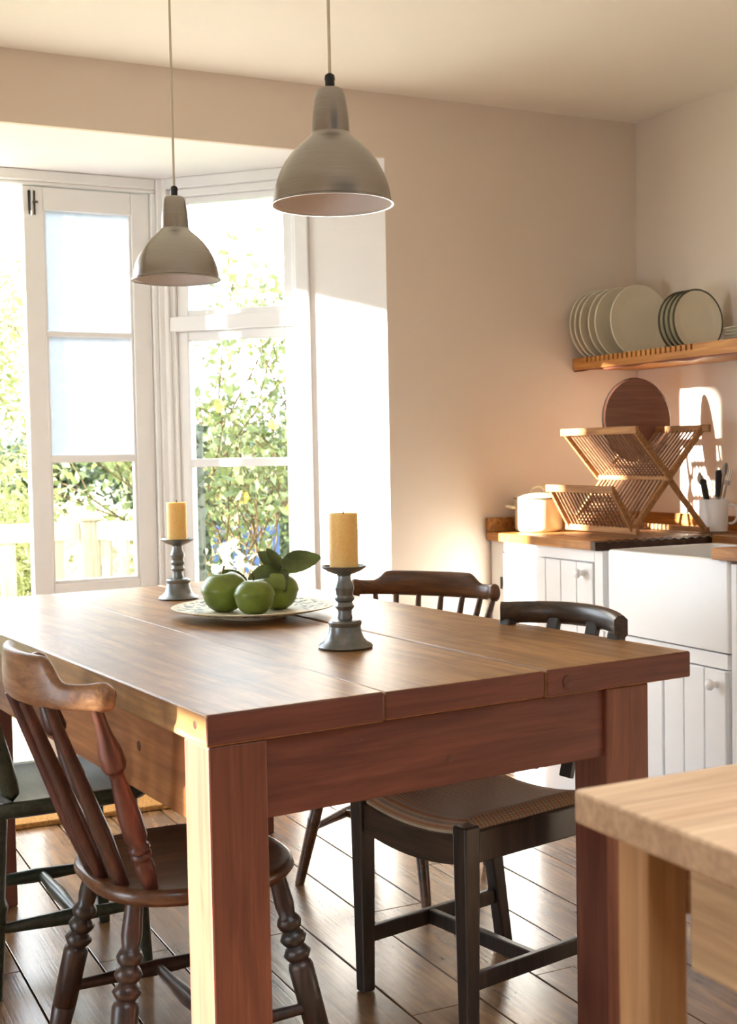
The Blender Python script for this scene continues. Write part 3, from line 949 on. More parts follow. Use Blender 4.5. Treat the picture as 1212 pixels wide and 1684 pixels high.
# ---------------------------------------------------------------- on the table
def candlestick(x, y, label, clabel, ch, cr, rz):
    t = thing('candlestick', label, 'candlestick', (x, y, ZT - 0.001), rz, 'pewter candlesticks on the table')
    # base
    MB().lathe([(0, 0), (0.058, 0), (0.060, 0.004), (0.056, 0.009), (0.048, 0.013), (0.041, 0.021), (0.036, 0.034), (0.034, 0.047), (0.036, 0.052), (0.0365, 0.056), (0.033, 0.060), (0.020, 0.063), (0, 0.063)], 36).build('base', M_pewter, t, 30)
    MB().lathe([(0, 0.062), (0.016, 0.062), (0.0165, 0.066), (0.015, 0.074), (0.0155, 0.082), (0.020, 0.087), (0.021, 0.091), (0.018, 0.095), (0.0165, 0.100), (0.0205, 0.104), (0.0215, 0.109), (0.018, 0.115), (0.0195, 0.124), (0.0215, 0.131), (0.019, 0.139), (0.015, 0.148), (0.0145, 0.157), (0.020, 0.163), (0, 0.164)], 30).build('stem', M_pewter, t, 30)
    MB().lathe([(0, 0.160), (0.021, 0.161), (0.036, 0.167), (0.047, 0.174), (0.050, 0.178), (0.049, 0.179), (0.042, 0.174), (0.032, 0.171), (0, 0.170)], 36).build('drip_pan', M_pewter, t, 30)
    c = thing('candle', clabel, 'candle', (x, y, ZT + 0.1705), rz, 'beeswax candles')
    MB().lathe([(0, 0), (cr * 1.02, 0), (cr, 0.004), (cr, ch - 0.004), (cr * 0.97, ch - 0.001), (cr * 0.85, ch - 0.003), (cr * 0.3, ch - 0.006), (0, ch - 0.006)], 28).build('wax', M_wax, c, 40)
    MB().tube([(0, 0, ch - 0.008), (0.001, 0, ch), (0.003, 0.001, ch + 0.006)], 0.0013, 6).build('wick', M_black, c)
candlestick(1.168, 2.505, 'nearer turned pewter candlestick beside the fruit platter', 'nearer thick yellow beeswax pillar candle', 0.122, 0.0315, 0.2)
candlestick(1.156, 3.645, 'farther turned pewter candlestick near the french door', 'farther squat orange beeswax pillar candle', 0.116, 0.030, 0.9)
PX, PY = 1.19, 3.12
pt = thing('platter', 'large round cream platter with dark patterned rim holding the apples', 'platter', (PX, PY, ZT - 0.001))
MB().lathe([(0, 0.008), (0.075, 0.008), (0.078, 0.0), (0.084, 0.0), (0.088, 0.009), (0.13, 0.014), (0.18, 0.020), (0.210, 0.027), (0.2125, 0.030), (0.209, 0.031), (0.180, 0.025), (0.135, 0.020), (0.122, 0.015), (0.0, 0.014)], 64).build('dish', M_platter, pt, 40)
def leaf_mesh(L, Wd, curl=0.25, fold=0.15):
    n = 7
    mb = MB()
    for i in range(n):
        t = i / (n - 1)
        w = Wd * math.sin(math.pi * min(1, t * 0.94 + 0.03)) ** 0.75
        z = -curl * L * t * t
        mb.v += [(t * L, -w / 2, z + fold * w), (t * L, 0, z), (t * L, w / 2, z + fold * w)]
    for i in range(n - 1):
        for j in range(2):
            a = i * 3 + j
            mb.f.append((a, a + 3, a + 4, a + 1))
    return mb
def apple(x, y, r, rz, tilt, label, leaves):
    t = thing('apple', label, 'apple', (x, y, ZT + 0.0135), rz, 'green apples on the platter')
    pr = []
    for i in range(23):
        a = math.pi * i / 22
        rad = r * (math.sin(a) ** 0.9) * (1.0 - 0.08 * math.cos(a) * -1 * 0.0)
        z = -math.cos(a) * r * 0.90
        d = max(0.0, 1 - rad / (r * 0.45))
        z += -d * d * r * 0.26 if z > 0 else d * d * r * 0.10
        rad *= 1 + 0.05 * math.sin(a) * (1 if z > 0 else -0.6)
        pr.append((0.0 if i in (0, 22) else rad, z))
    zmin = min(p[1] for p in pr)
    b = MB().lathe([(a, z - zmin) for a, z in pr], 32).build('flesh', M_apple, t, 70)
    b.rotation_euler = (0, tilt, 0)
    b.location = (0, 0, 0.12 * abs(math.sin(tilt)) * r)
    top = Vector((0, 0, r * 1.52))
    top = Matrix.Rotation(tilt, 3, 'Y') @ top
    MB().tube([top, top + Vector((0.004, 0.002, 0.016)), top + Vector((0.010, 0.004, 0.028))], [0.0020, 0.0018, 0.0024], 6).build('stem', M_stem, t, 60)
    for (L, wd, az, el, cu, ro) in leaves:
        o = leaf_mesh(L, wd, cu).build('leaf', M_appleleaf, t, 80)
        o.location = top + Vector((0.006, 0.003, 0.016))
        o.rotation_euler = (ro, -el, az)
apple(PX - 0.055, PY + 0.045, 0.060, 0.4, -0.15, 'largest green apple at the left of the platter', [(0.100, 0.055, R(-60), R(-30), 0.4, R(30))])
apple(PX - 0.022, PY - 0.070, 0.0515, 1.2, 0.05, 'green apple lying in front of the other two', [])
apple(PX + 0.066, PY + 0.006, 0.056, 0.0, 0.1, 'shaded green apple at the right, carrying leaves', [(0.110, 0.066, R(-25), R(28), 0.45, R(62)), (0.085, 0.048, R(-165), R(5), 0.4, R(-40)), (0.075, 0.042, R(150), R(48), 0.25, R(-60)), (0.065, 0.036, R(175), R(70), 0.3, R(-70)), (0.075, 0.045, R(-110), R(-12), 0.5, R(20)), (0.07, 0.040, R(60), R(50), 0.3, R(60))])

# ---------------------------------------------------------------- kitchen units along the right wall
FX = 2.507
ZW, TWK = 0.900, 0.032
YS0, YS1 = 2.785, 3.355     # sink
ZD = 0.868
def tg_door(root, y0, y1, z0, z1, n, knob_y, knob_z, hinge=None):
    """ledged door of n boards with v grooves, knob"""
    d = MB().box(FX + 0.010, FX + 0.018, y0 + 0.001, y1 - 0.001, z0, z1).build('door', M_unit, root)
    w = (y1 - y0) / n
    for i in range(n):
        MB().box(FX - 0.004, FX + 0.011, y0 + i * w + 0.0015, y0 + (i + 1) * w - 0.0015, z0, z1).build('door_board', M_unit, d, None, 0.0035)
    k = MB().lathe([(0, 0), (0.011, 0), (0.010, 0.004), (0.008, 0.012), (0.013, 0.018), (0.0165, 0.024), (0.015, 0.031), (0.008, 0.035), (0, 0.0355)], 20).build('knob', M_ceramic, d, 50, 0, (FX - 0.004, knob_y, knob_z))
    k.rotation_euler = (0, R(-90), 0)
    for hz in (hinge or []):
        MB().box(FX - 0.007, FX - 0.003, y1 + 0.004, y1 + 0.014, hz - 0.022, hz + 0.022).build('hinge', M_iron, d, None, 0.001)
cb = thing('base_cabinet', 'white boarded kitchen cabinet under the wooden worktop beside the sink', 'cabinet', (0, 0, 0))
MB().box(FX + 0.02, XR - 0.01, 3.385, YB - 0.004, 0.0, ZD).build('carcass', M_unit, cb)
MB().box(FX, FX + 0.02, 3.385, 3.430, 0.10, ZD).build('stile', M_unit, cb, None, 0.002)
MB().box(FX, FX + 0.02, 3.992, YB - 0.004, 0.10, ZD).build('stile', M_unit, cb, None, 0.002)
MB().box(FX, FX + 0.02, 3.430, 3.992, 0.828, ZD).build('rail', M_unit, cb, None, 0.002)
MB().box(FX, FX + 0.02, 3.430, 3.992, 0.10, 0.15).build('rail', M_unit, cb, None, 0.002)
tg_door(cb, 3.434, 3.988, 0.153, 0.824, 6, 3.487, 0.790, [0.714, 0.26])
su = thing('sink_cabinet', 'white boarded kitchen cabinet below the deep ceramic sink', 'cabinet', (0, 0, 0))
MB().box(FX + 0.02, XR - 0.01, 2.76, 3.375, 0.0, 0.600).build('carcass', M_unit, su)
MB().box(FX, FX + 0.02, 2.8005, 3.3615, 0.562, 0.606).build('rail', M_unit, su, None, 0.002)
MB().box(FX, FX + 0.02, 2.762, 2.7845, 0.10, ZD).build('stile', M_unit, su, None, 0.002)
MB().box(FX, FX + 0.02, 3.362, 3.375, 0.10, 0.606).build('stile', M_unit, su, None, 0.002)
tg_door(su, 2.804, 3.078, 0.12, 0.558, 3, 2.843, 0.517)
tg_door(su, 3.084, 3.358, 0.12, 0.558, 3, 3.32, 0.517)
su2 = thing('end_cabinet', 'white kitchen cabinet at the right edge of the photo', 'cabinet', (0, 0, 0))
MB().box(FX + 0.02, XR - 0.01, 1.95, 2.755, 0.0, ZD).build('carcass', M_unit, su2)
MB().box(FX, FX + 0.02, 2.70, 2.756, 0.10, ZD).build('stile', M_unit, su2, None, 0.002)
MB().box(FX, FX + 0.02, 1.95, 2.70, 0.828, ZD).build('rail', M_unit, su2, None, 0.002)
tg_door(su2, 2.33, 2.694, 0.12, 0.822, 4, 2.37, 0.78)
tg_door(su2, 1.96, 2.325, 0.12, 0.822, 4, 2.29, 0.78)
# sink: hollow thick-walled trough
sk = MB()
sx0, sx1 = FX - 0.006, 2.955
def rr(x0, x1, y0, y1, r, z, n=5):
    pts = []
    for cx, cy, a0 in ((x1 - r, y1 - r, 0), (x0 + r, y1 - r, 90), (x0 + r, y0 + r, 180), (x1 - r, y0 + r, 270)):
        for i in range(n):
            a = R(a0 + 90 * i / (n - 1))
            pts.append((cx + r * math.cos(a), cy + r * math.sin(a), z))
    return pts
sk.loft([rr(sx0, sx1, YS0, YS1, 0.014, 0.612), rr(sx0, sx1, YS0, YS1, 0.014, 0.868), rr(sx0 + 0.004, sx1 - 0.004, YS0 + 0.004, YS1 - 0.004, 0.014, 0.876), rr(sx0 + 0.026, sx1 - 0.026, YS0 + 0.026, YS1 - 0.026, 0.03, 0.876), rr(sx0 + 0.032, sx1 - 0.032, YS0 + 0.032, YS1 - 0.032, 0.03, 0.868), rr(sx0 + 0.04, sx1 - 0.04, YS0 + 0.04, YS1 - 0.04, 0.04, 0.660), rr(sx0 + 0.07, sx1 - 0.07, YS0 + 0.07, YS1 - 0.07, 0.05, 0.650)])
tag(sk.build('belfast_sink', M_ceramic, None, 40), 'deep white ceramic trough sink with a plain front', 'sink')
# worktops
wt = thing('worktop', 'oiled wooden worktop left of the sink with a grooved dark drainer end', 'worktop', (0, 0, 0))
YE = 3.40
MB().box(FX - 0.022, XR - 0.002, YE + 0.02, YB - 0.003, ZD + 0.0005, ZW).build('board', M_worktop, wt, None, 0.003)
# drainer end: wavy grooved lip
rings = []
for x in np.linspace(FX - 0.022, XR - 0.03, 90):
    gz = 0.0055 * (0.5 + 0.5 * math.cos((x - FX) / 0.036 * 2 * math.pi)) if x > FX + 0.03 else 0.0
    rings.append([(x, YE - 0.008 - 0.004 * math.cos((x - FX) * 90), ZD + 0.001), (x, YE + 0.0195, ZD + 0.001), (x, YE + 0.0195, ZW - gz * 0.6), (x, YE - 0.004, ZW - gz - 0.003)])
MB().loft(rings).build('drainer_lip', M_wet, wt, 40)['label'] = 'dark wet grooved end'
for i in range(15):
    x = FX + 0.06 + i * 0.036
    MB().box(x - 0.004, x + 0.004, YE + 0.02, YE + 0.42, ZW - 0.0005, ZW + 0.0008).build('drainer_groove', M_wet, wt)
MB().box(FX - 0.022, XR - 0.022, YB - 0.022, YB - 0.002, ZW, 0.952).build('upstand', M_worktop, wt, None, 0.003)
MB().box(XR - 0.022, XR - 0.002, 2.86, YB - 0.002, ZW, 0.952).build('upstand', M_worktop, wt, None, 0.003)
MB().box(2.965, XR - 0.024, 2.86, YE - 0.012, ZD + 0.0005, ZW).build('back_strip', M_worktop, wt, None, 0.003)
w2 = thing('worktop', 'short piece of oiled worktop right of the sink at the photo edge', 'worktop', (0, 0, 0))
MB().box(FX - 0.022, XR - 0.002, 1.95, 2.842, 0.878, 0.912).build('board', M_worktop, w2, None, 0.003)

# enamel pot
po = thing('enamel_pot', 'cream enamel lidded pot with two handles on the worktop', 'pot', (2.648, 3.965, ZW), R(-26))
pr_, ph = 0.088, 0.122
MB().lathe([(0, 0.001), (pr_ - 0.010, 0.001), (pr_ - 0.003, 0.006), (pr_, 0.014), (pr_, ph - 0.002), (pr_ + 0.003, ph), (pr_ - 0.004, ph), (pr_ - 0.004, 0.01), (0, 0.008)], 48).build('body', M_enamel, po, 40)
MB().lathe([(pr_ - 0.004, ph + 0.0005), (pr_ + 0.0045, ph + 0.0005), (pr_ + 0.0045, ph + 0.004), (pr_ - 0.004, ph + 0.004)], 48).build('rim', M_platerim, po, 40)
ld = MB().lathe([(pr_ + 0.001, ph + 0.004), (pr_ - 0.004, ph + 0.008), (pr_ - 0.02, ph + 0.014), (pr_ - 0.045, ph + 0.020), (0, ph + 0.023)], 48).build('lid', M_enamel, po, 40)
hp = [(0.026 * math.cos(a), 0, ph + 0.018 + 0.026 * math.sin(a)) for a in np.linspace(0, math.pi, 13)]
MB().tube(hp, 0.006, 10).build('lid_handle', M_enamel, ld, 60)
for s in (-1, 1):
    pth = [(s * (pr_ - 0.002), -0.030, 0.088), (s * (pr_ + 0.022), -0.026, 0.094), (s * (pr_ + 0.034), 0.0, 0.097), (s * (pr_ + 0.022), 0.026, 0.094), (s * (pr_ - 0.002), 0.030, 0.088)]
    MB().tube(pth, 0.0065, 10).build('handle', M_enamel, po, 60, 0, None, 1)

# folding dish rack
RY0, RY1 = 3.456, 3.870
rk = thing('dish_rack', 'folding wooden dish rack of thin dowels standing on the worktop', 'dish rack', (0, 0, 0))
F1, P1, B1 = (2.700, 1.262), (2.850, 1.096), (3.010, 1.265)
F2, BS, FT = (2.622, 1.062), (2.706, 0.920), (3.010, 0.912)
def rbar(p, w=0.013, h=0.022, y0=RY0, y1=RY1, mat=M_rack):
    MB().box(p[0] - w / 2, p[0] + w / 2, y0, y1, p[1] - h / 2, p[1] + h / 2).build('bar', mat, rk, None, 0.003)
rbar(F1, 0.014, 0.026, RY0 - 0.01, RY1 + 0.015)
rbar(B1, 0.014, 0.026, RY0 - 0.01, RY1 + 0.015)
rbar(P1, 0.016, 0.018)
rbar(F2, 0.014, 0.026, RY0 + 0.02, RY1)
rbar(BS, 0.018, 0.022)
rbar(FT, 0.016, 0.020)
def rside(a, b, y, w=0.012, h=0.020):
    MB().bar((a[0], y, a[1]), (b[0], y, b[1]), w, h, None, None, (0, 1, 0)).build('side_rail', M_rack, rk, None, 0.003)
for y in (RY0 + 0.004, RY1 - 0.004):
    rside(F1, P1, y, 0.022, 0.013); rside(P1, FT, y + 0.012 * (1 if y < 3.6 else -1), 0.02, 0.012)
    rside(B1, BS, y + 0.024 * (1 if y < 3.6 else -1), 0.022, 0.013)
    rside(F2, BS, y + 0.02 * (1 if y < 3.6 else -1), 0.020, 0.012)
def dowels(a, b, n, y0, y1):
    me = MB().tube([(a[0], 0, a[1]), (b[0], 0, b[1])], 0.0034, 6).mesh('dowel')
    first = put('dowel', me, M_rackdowel_shaded, rk, 60, 0, (0, y0, 0))
    for i in range(1, n):
        dup(first, rk, (0, y0 + (y1 - y0) * i / (n - 1), 0))
dowels(F1, P1, 19, RY0 + 0.035, RY1 - 0.03)
dowels(P1, B1, 19, RY0 + 0.035, RY1 - 0.03)
dowels(F2, BS, 16, RY0 + 0.045, RY1 - 0.05)
dowels(P1, BS, 16, RY0 + 0.045, RY1 - 0.05)
# round board standing in the rack
bdn = thing('round_board', 'round brown wooden board propped in the dish rack', 'board', (2.925, 3.735, 1.302))
o = MB().lathe([(0, -0.006), (0.146, -0.006), (0.152, -0.003), (0.152, 0.004), (0.146, 0.007), (0.140, 0.004), (0, 0.004)], 56).build('disc', M_tray, bdn, 40)
o.rotation_euler = (R(86), 0, 0)
o = MB().lathe([(0.148, 0.0045), (0.1535, 0.0035), (0.1545, 0.0), (0.1535, -0.0035), (0.1525, -0.003), (0.1525, 0.003)], 56).build('dark_rim', M_gap, bdn, 40)
o.rotation_euler = (R(86), 0, 0)

# mug with cutlery
MUX, MUY = 3.090, 3.520
mg = thing('mug', 'white straight-sided mug holding cutlery on the worktop', 'mug', (MUX, MUY, ZW), R(-40))
MB().lathe([(0, 0.001), (0.047, 0.001), (0.050, 0.004), (0.050, 0.114), (0.0485, 0.116), (0.046, 0.114), (0.046, 0.010), (0, 0.008)], 36).build('cup', M_ceramic, mg, 40)
hp = [(0.049, 0, 0.095), (0.066, 0, 0.097), (0.080, 0, 0.086), (0.084, 0, 0.062), (0.078, 0, 0.038), (0.064, 0, 0.027), (0.049, 0, 0.030)]
MB().tube(hp, 0.0055, 8).build('handle', M_ceramic, mg, 60, 0, None, 1)
def cutlery(name, label, dx, dy, lean_x, lean_y, kind, L=0.20, az=0.0):
    t = thing(name, label, 'cutlery', (MUX + dx, MUY + dy, ZW + 0.014), 0, 'cutlery in the white mug')
    t.rotation_euler = (lean_y, lean_x, az)
    if kind == 'knife':
        MB().loft([[(x, y, z) for x, y in rrect(w, 0.013, 0.25)] for z, w in ((L - 0.095, 0.018), (L - 0.05, 0.022), (L - 0.006, 0.024), (L, 0.018))]).build('handle', M_black, t, 40)
        MB().box(-0.008, 0.008, -0.001, 0.001, 0.0, L - 0.094).build('blade', M_steel, t)
    elif kind == 'fork':
        MB().bar((0, 0, 0), (0, 0, L - 0.062), 0.002, 0.009, 0.002, 0.007, (1, 0, 0)).build('shaft', M_steel, t, None, 0.0008)
        MB().prism([(-0.004, -0.001), (0.004, -0.001), (0.004, 0.001), (-0.004, 0.001)], L - 0.063, L - 0.055).box(-0.011, 0.011, -0.001, 0.001, L - 0.056, L - 0.040).build('head', M_steel, t)
        for q in range(4):
            x = -0.0093 + q * 0.0062
            MB().box(x - 0.0015, x + 0.0015, -0.001, 0.001, L - 0.041, L).build('tine', M_steel, t)
    else:
        MB().bar((0, 0, 0), (0, 0, L - 0.045), 0.002, 0.008, 0.002, 0.006, (1, 0, 0)).build('shaft', M_steel, t, None, 0.0008)
        MB().loft([[(x, y + 0.004 * math.sin(k * math.pi), L - 0.047 + 0.047 * k) for x, y in rrect(0.006 + 0.018 * math.sin(math.pi * min(1, 0.12 + k * 0.85)), 0.002, 0.3)] for k in np.linspace(0, 1, 8)]).build('bowl', M_steel, t, 60)
cutlery('table_knife', 'black-handled knife standing upright in the mug', 0.004, -0.010, R(2), R(4), 'knife', 0.205, R(-30))
cutlery('table_knife', 'black-handled knife leaning left in the mug', 0.004, 0.012, R(-9), R(-8), 'knife', 0.175, R(-30))
cutlery('table_fork', 'steel fork with tines up in the mug', 0.012, -0.006, R(10), R(10), 'fork', 0.212, R(-30))
cutlery('table_spoon', 'steel spoon leaning towards the dish rack', -0.006, 0.004, R(-9), R(-15), 'spoon', 0.205, R(-30))
cutlery('serving_spoon', 'long steel spoon leaning out of the mug to the right', 0.006, -0.004, R(6), R(16), 'spoon', 0.24, R(-30))

# plate shelf
SX, SZ0, SZ1 = 2.885, 1.503, 1.548
SY0 = 2.20
sh = thing('plate_shelf', 'wooden wall shelf with a slotted front lip', 'shelf', (0, 0, 0))
MB().box(SX + 0.020, XR - 0.002, SY0, YB - 0.003, SZ0 + 0.004, SZ0 + 0.026).build('board', M_shelf, sh, None, 0.002)
lip = MB()
lip.box(SX, SX + 0.020, SY0, YB - 0.004, SZ0, SZ1 - 0.020)
edges = [YB - 0.004]
y = 3.985
slots = []
while y > 3.372:
    slots.append(y)
    y -= 0.0268
prev = YB - 0.004
for s in slots:
    lip.box(SX, SX + 0.020, s, prev, SZ1 - 0.020, SZ1)
    prev = s - 0.0105
lip.box(SX, SX + 0.020, SY0, prev, SZ1 - 0.020, SZ1)
lip.build('slotted_lip', M_shelf, sh)
MB().box(SX + 0.012, SX + 0.0195, 3.35, 4.0, SZ1 - 0.0205, SZ1 - 0.001).build('slot_shadow_strip', M_shelf_dark, sh)  # dark strip standing in for the shade inside the slots
rings = []
for y in np.linspace(SY0, YB - 0.004, 60):
    zz = SZ0 - 0.006 - 0.003 * math.sin(y * 17) - 0.002 * math.sin(y * 41)
    rings.append([(SX + 0.006, y, zz), (SX + 0.018, y, zz), (SX + 0.018, y, SZ0 + 0.001), (SX + 0.006, y, SZ0 + 0.001)])
MB().loft(rings).build('waney_edge', M_shelf_dark, sh, 40)
for y in (3.1, 2.3):
    MB().prism([(SX + 0.12, y), (XR - 0.002, y), (XR - 0.002, y + 0.02), (SX + 0.12, y + 0.02)], SZ0 - 0.05, SZ0 + 0.003).build('bracket', M_shelf, sh)
def plate_prof(r):
    return [(0, 0.010), (r * 0.55, 0.010), (r * 0.58, 0.004), (r * 0.62, 0.004), (r * 0.66, 0.010), (r * 0.98, 0.021), (r, 0.023), (r * 0.985, 0.0255), (r * 0.70, 0.0155), (r * 0.62, 0.0135), (0, 0.0135)]
def plate_mesh(r, name):
    return MB().lathe(plate_prof(r), 56).mesh(name)
BIGP, SMLP = plate_mesh(0.138, 'dinner_plate'), plate_mesh(0.112, 'side_plate')
def rim_mesh(r):
    return MB().lathe([(r * 0.945, 0.0248), (r * 0.985, 0.0264), (r * 1.004, 0.0245), (r * 1.004, 0.0215), (r * 0.985, 0.0208), (r * 0.945, 0.0230)], 56).mesh('plate_rim')
BR, SR = rim_mesh(0.138), rim_mesh(0.112)
def standing_plate(name, mesh, rmesh, r, x, y, label, group, lean=3.0):
    t = thing(name, label, 'plate', (x, y, SZ0 + 0.026 + r), 0, group)
    t.rotation_euler = (R(90 - lean), 0, 0)
    put('dish', mesh, M_plate, t, 45)
    put('rim', rmesh, M_platerim if r < 0.12 else M_plate, t, 45)
ords = ['front', 'second', 'third', 'fourth', 'fifth', 'rearmost']
for i, (y, dx) in enumerate(((3.855, -0.008), (3.935, -0.020), (3.965, -0.028), (4.000, -0.042), (4.022, -0.050), (4.043, -0.056))):
    standing_plate('dinner_plate', BIGP, BR, 0.138, 3.030 + dx, y, '%s of the large cream dinner plates standing on the shelf' % ords[i] + (', facing out' if i == 0 else ' counted from the front'), 'large plates on the shelf')
for i, y in enumerate((3.548, 3.574, 3.600, 3.626)):
    standing_plate('side_plate', SMLP, SR, 0.112, 3.030, y, '%s of the smaller dark-rimmed plates standing on the shelf' % (['front', 'second', 'third', 'rearmost'][i]) + (', facing out' if i == 0 else ' counted from the front'), 'smaller plates on the shelf')
STK = MB().lathe([(0, 0.002), (0.05, 0.002), (0.055, 0.0), (0.06, 0.004), (0.095, 0.0085), (0.0955, 0.010), (0.06, 0.0075), (0, 0.006)], 48).mesh('saucer')
sords = ['lowest', 'second lowest', 'third lowest', 'third highest', 'second highest', 'topmost']
for i in range(6):
    t = put('saucer', STK, M_plate, None, 45, 0, (3.04, 3.262, SZ0 + 0.026 + i * 0.0112))
    tag(t, '%s saucer of the flat stack at the right end of the shelf' % sords[i], 'saucer', 'stacked saucers on the shelf')

# door mat
mt = MB().box(0.74, 1.32, 4.185, 4.60, 0.0, 0.018)
tag(mt.build('doormat', M_coir, None, None, 0.004), 'brown coir doormat in front of the french doors', 'doormat')

# ---------------------------------------------------------------- outside
struct('ground', MB().box(-30, 40, 4.9, 60, -0.45, -0.30), M_grass, 'garden lawn')
dk = struct('deck', MB().box(-2.2, 2.6, BY + 0.12, 6.25, -0.30, -0.06), M_gap, 'pale timber deck outside the doors')
me = MB().box(0.002, 0.118, 0, 1.40, -0.02, 0.0).mesh('deck_board')
first = None
x = -2.2
while x < 2.55:
    if first is None:
        first = put('deck_board', me, M_deck, dk, None, 0.003, (x, BY + 0.125, -0.04))
    else:
        dup(first, dk, (x, BY + 0.125, -0.04))
    x += 0.12
# balustrade
bl = thing('balustrade', 'pale timber balustrade with wide slats round the deck', 'balustrade', (0, 0, -0.04))
PO = (1.47, 6.0)
RA = 0.945
MB().box(PO[0] - 0.045, PO[0] + 0.045, PO[1] - 0.045, PO[1] + 0.045, 0, RA + 0.005).build('post', M_slat, bl, None, 0.004)
MB().loft([[(PO[0] - 0.058, PO[1] - 0.058, RA + 0.004), (PO[0] + 0.058, PO[1] - 0.058, RA + 0.004), (PO[0] + 0.058, PO[1] + 0.058, RA + 0.004), (PO[0] - 0.058, PO[1] + 0.058, RA + 0.004)], [(PO[0] - 0.06, PO[1] - 0.06, RA + 0.016), (PO[0] + 0.06, PO[1] - 0.06, RA + 0.016), (PO[0] + 0.06, PO[1] + 0.06, RA + 0.016), (PO[0] - 0.06, PO[1] + 0.06, RA + 0.016)], [(PO[0] - 0.008, PO[1] - 0.008, RA + 0.05), (PO[0] + 0.008, PO[1] - 0.008, RA + 0.05), (PO[0] + 0.008, PO[1] + 0.008, RA + 0.05), (PO[0] - 0.008, PO[1] + 0.008, RA + 0.05)]]).build('post_cap', M_slat, bl)
def balrun(a, b, n, w=0.07):
    a, b = Vector((a[0], a[1], 0)), Vector((b[0], b[1], 0))
    MB().bar(a + Vector((0, 0, RA - 0.045)), b + Vector((0, 0, RA - 0.045)), 0.035, 0.088).build('top_rail', M_postw, bl, None, 0.004)
    MB().bar(a + Vector((0, 0, 0.10)), b + Vector((0, 0, 0.10)), 0.035, 0.07).build('bottom_rail', M_postw, bl, None, 0.004)
    d = (b - a).normalized()
    for i in range(n):
        p = a.lerp(b, (i + 0.5) / n)
        MB().bar(p + Vector((0, 0, 0.07)), p + Vector((0, 0, RA - 0.085)), w, 0.02, None, None, (-d.y, d.x, 0)).build('baluster', M_slat, bl, None, 0.003)
balrun((-1.9, 6.02), (PO[0] - 0.045, 6.0), 15)
balrun((PO[0] + 0.035, 5.96), (1.745, 5.70), 4, 0.050)
MB().box(1.745, 1.815, 5.63, 5.70, 0, RA + 0.01).build('post', M_slat, bl, None, 0.004)

# white wire garden chair behind the balustrade
gc = thing('garden_chair', 'white curved metal garden chair beyond the balustrade', 'chair', (1.42, 6.75, -0.30), R(200))
arc = lambda r, z0, hh, x: [(x, r * math.cos(a), z0 + hh * math.sin(a)) for a in np.linspace(0, math.pi, 15)]
MB().tube(arc(0.24, 0.45, 0.58, -0.20), 0.011, 8).build('back_hoop', M_whitemetal, gc, 60)
MB().tube(arc(0.13, 0.45, 0.44, -0.20), 0.008, 8).build('inner_hoop', M_whitemetal, gc, 60)
MB().lathe([(0, 0.44), (0.225, 0.44), (0.23, 0.45), (0.225, 0.46), (0, 0.46)], 32).build('seat', M_whitemetal, gc, 40)
for sx in (-1, 1):
    for sy in (-1, 1):
        MB().tube([(sx * 0.15, sy * 0.15, 0.45), (sx * 0.19, sy * 0.19, 0.2), (sx * 0.23, sy * 0.23, 0.0)], 0.011, 8).build('leg', M_whitemetal, gc, 60)
for s in (-1, 1):
    MB().tube([(-0.20, s * 0.22, 0.62), (0.05, s * 0.26, 0.66), (0.2, s * 0.24, 0.60), (0.18, s * 0.2, 0.46)], 0.010, 8).build('arm', M_whitemetal, gc, 60)

# blue slatted chair among the shrubs
bc = thing('blue_chair', 'blue slatted garden chair half hidden by the flowering shrub', 'chair', (2.90, 7.60, -0.30), R(-100))
for s in (-1, 1):
    MB().box(-0.22, -0.18, s * 0.20 - 0.02, s * 0.20 + 0.02, 0, 1.05).build('back_post', M_blue, bc, None, 0.003)
    MB().box(0.18, 0.22, s * 0.20 - 0.02, s * 0.20 + 0.02, 0, 0.66).build('leg', M_blue, bc, None, 0.003)
    MB().box(-0.22, 0.24, s * 0.20 - 0.03, s * 0.20 + 0.03, 0.65, 0.68).build('arm', M_blue, bc, None, 0.003)
MB().box(-0.215, -0.185, -0.2, 0.2, 0.98, 1.04).build('back_rail', M_blue, bc, None, 0.003)
MB().box(-0.215, -0.185, -0.2, 0.2, 0.52, 0.57).build('back_rail', M_blue, bc, None, 0.003)
for y in np.linspace(-0.13, 0.13, 5):
    MB().box(-0.21, -0.19, y - 0.02, y + 0.02, 0.55, 1.0).build('back_slat', M_blue, bc, None, 0.002)
for x in np.linspace(-0.16, 0.18, 6):
    MB().box(x - 0.025, x + 0.025, -0.2, 0.2, 0.43, 0.45).build('seat_slat', M_blue, bc, None, 0.002)

# foliage
def leaf_cloud(name, mat, parent, pts, size, aspect=0.5, jitter=0.35):
    """one joined mesh of folded leaves at the given points"""
    n = len(pts)
    P = np.asarray(pts)
    d = rng.normal(size=(n, 3)); d /= np.linalg.norm(d, axis=1)[:, None]
    e = rng.normal(size=(n, 3)); e -= (e * d).sum(1)[:, None] * d; e /= np.linalg.norm(e, axis=1)[:, None]
    g = np.cross(d, e)
    L = size * (1 + jitter * rng.uniform(-1, 1, n))[:, None]
    wd = L * aspect * 0.5
    v = np.stack([P, P + d * L * 0.5 + e * wd + g * wd * 0.3, P + d * L, P + d * L * 0.5 - e * wd + g * wd * 0.3], 1).reshape(-1, 3)
    me = bpy.data.meshes.new(name)
    me.vertices.add(n * 4)
    me.vertices.foreach_set('co', v.ravel())
    idx = np.arange(n * 4).reshape(-1, 4)
    tri = np.stack([idx[:, [0, 1, 2]], idx[:, [0, 2, 3]]], 1).reshape(-1)
    me.loops.add(n * 6)
    me.loops.foreach_set('vertex_index', tri)
    me.polygons.add(n * 2)
    me.polygons.foreach_set('loop_start', np.arange(0, n * 6, 3))
    me.update(calc_edges=True)
    me.validate()
    o = put(name, me, mat, parent)
    o['kind'] = 'stuff'
    return o
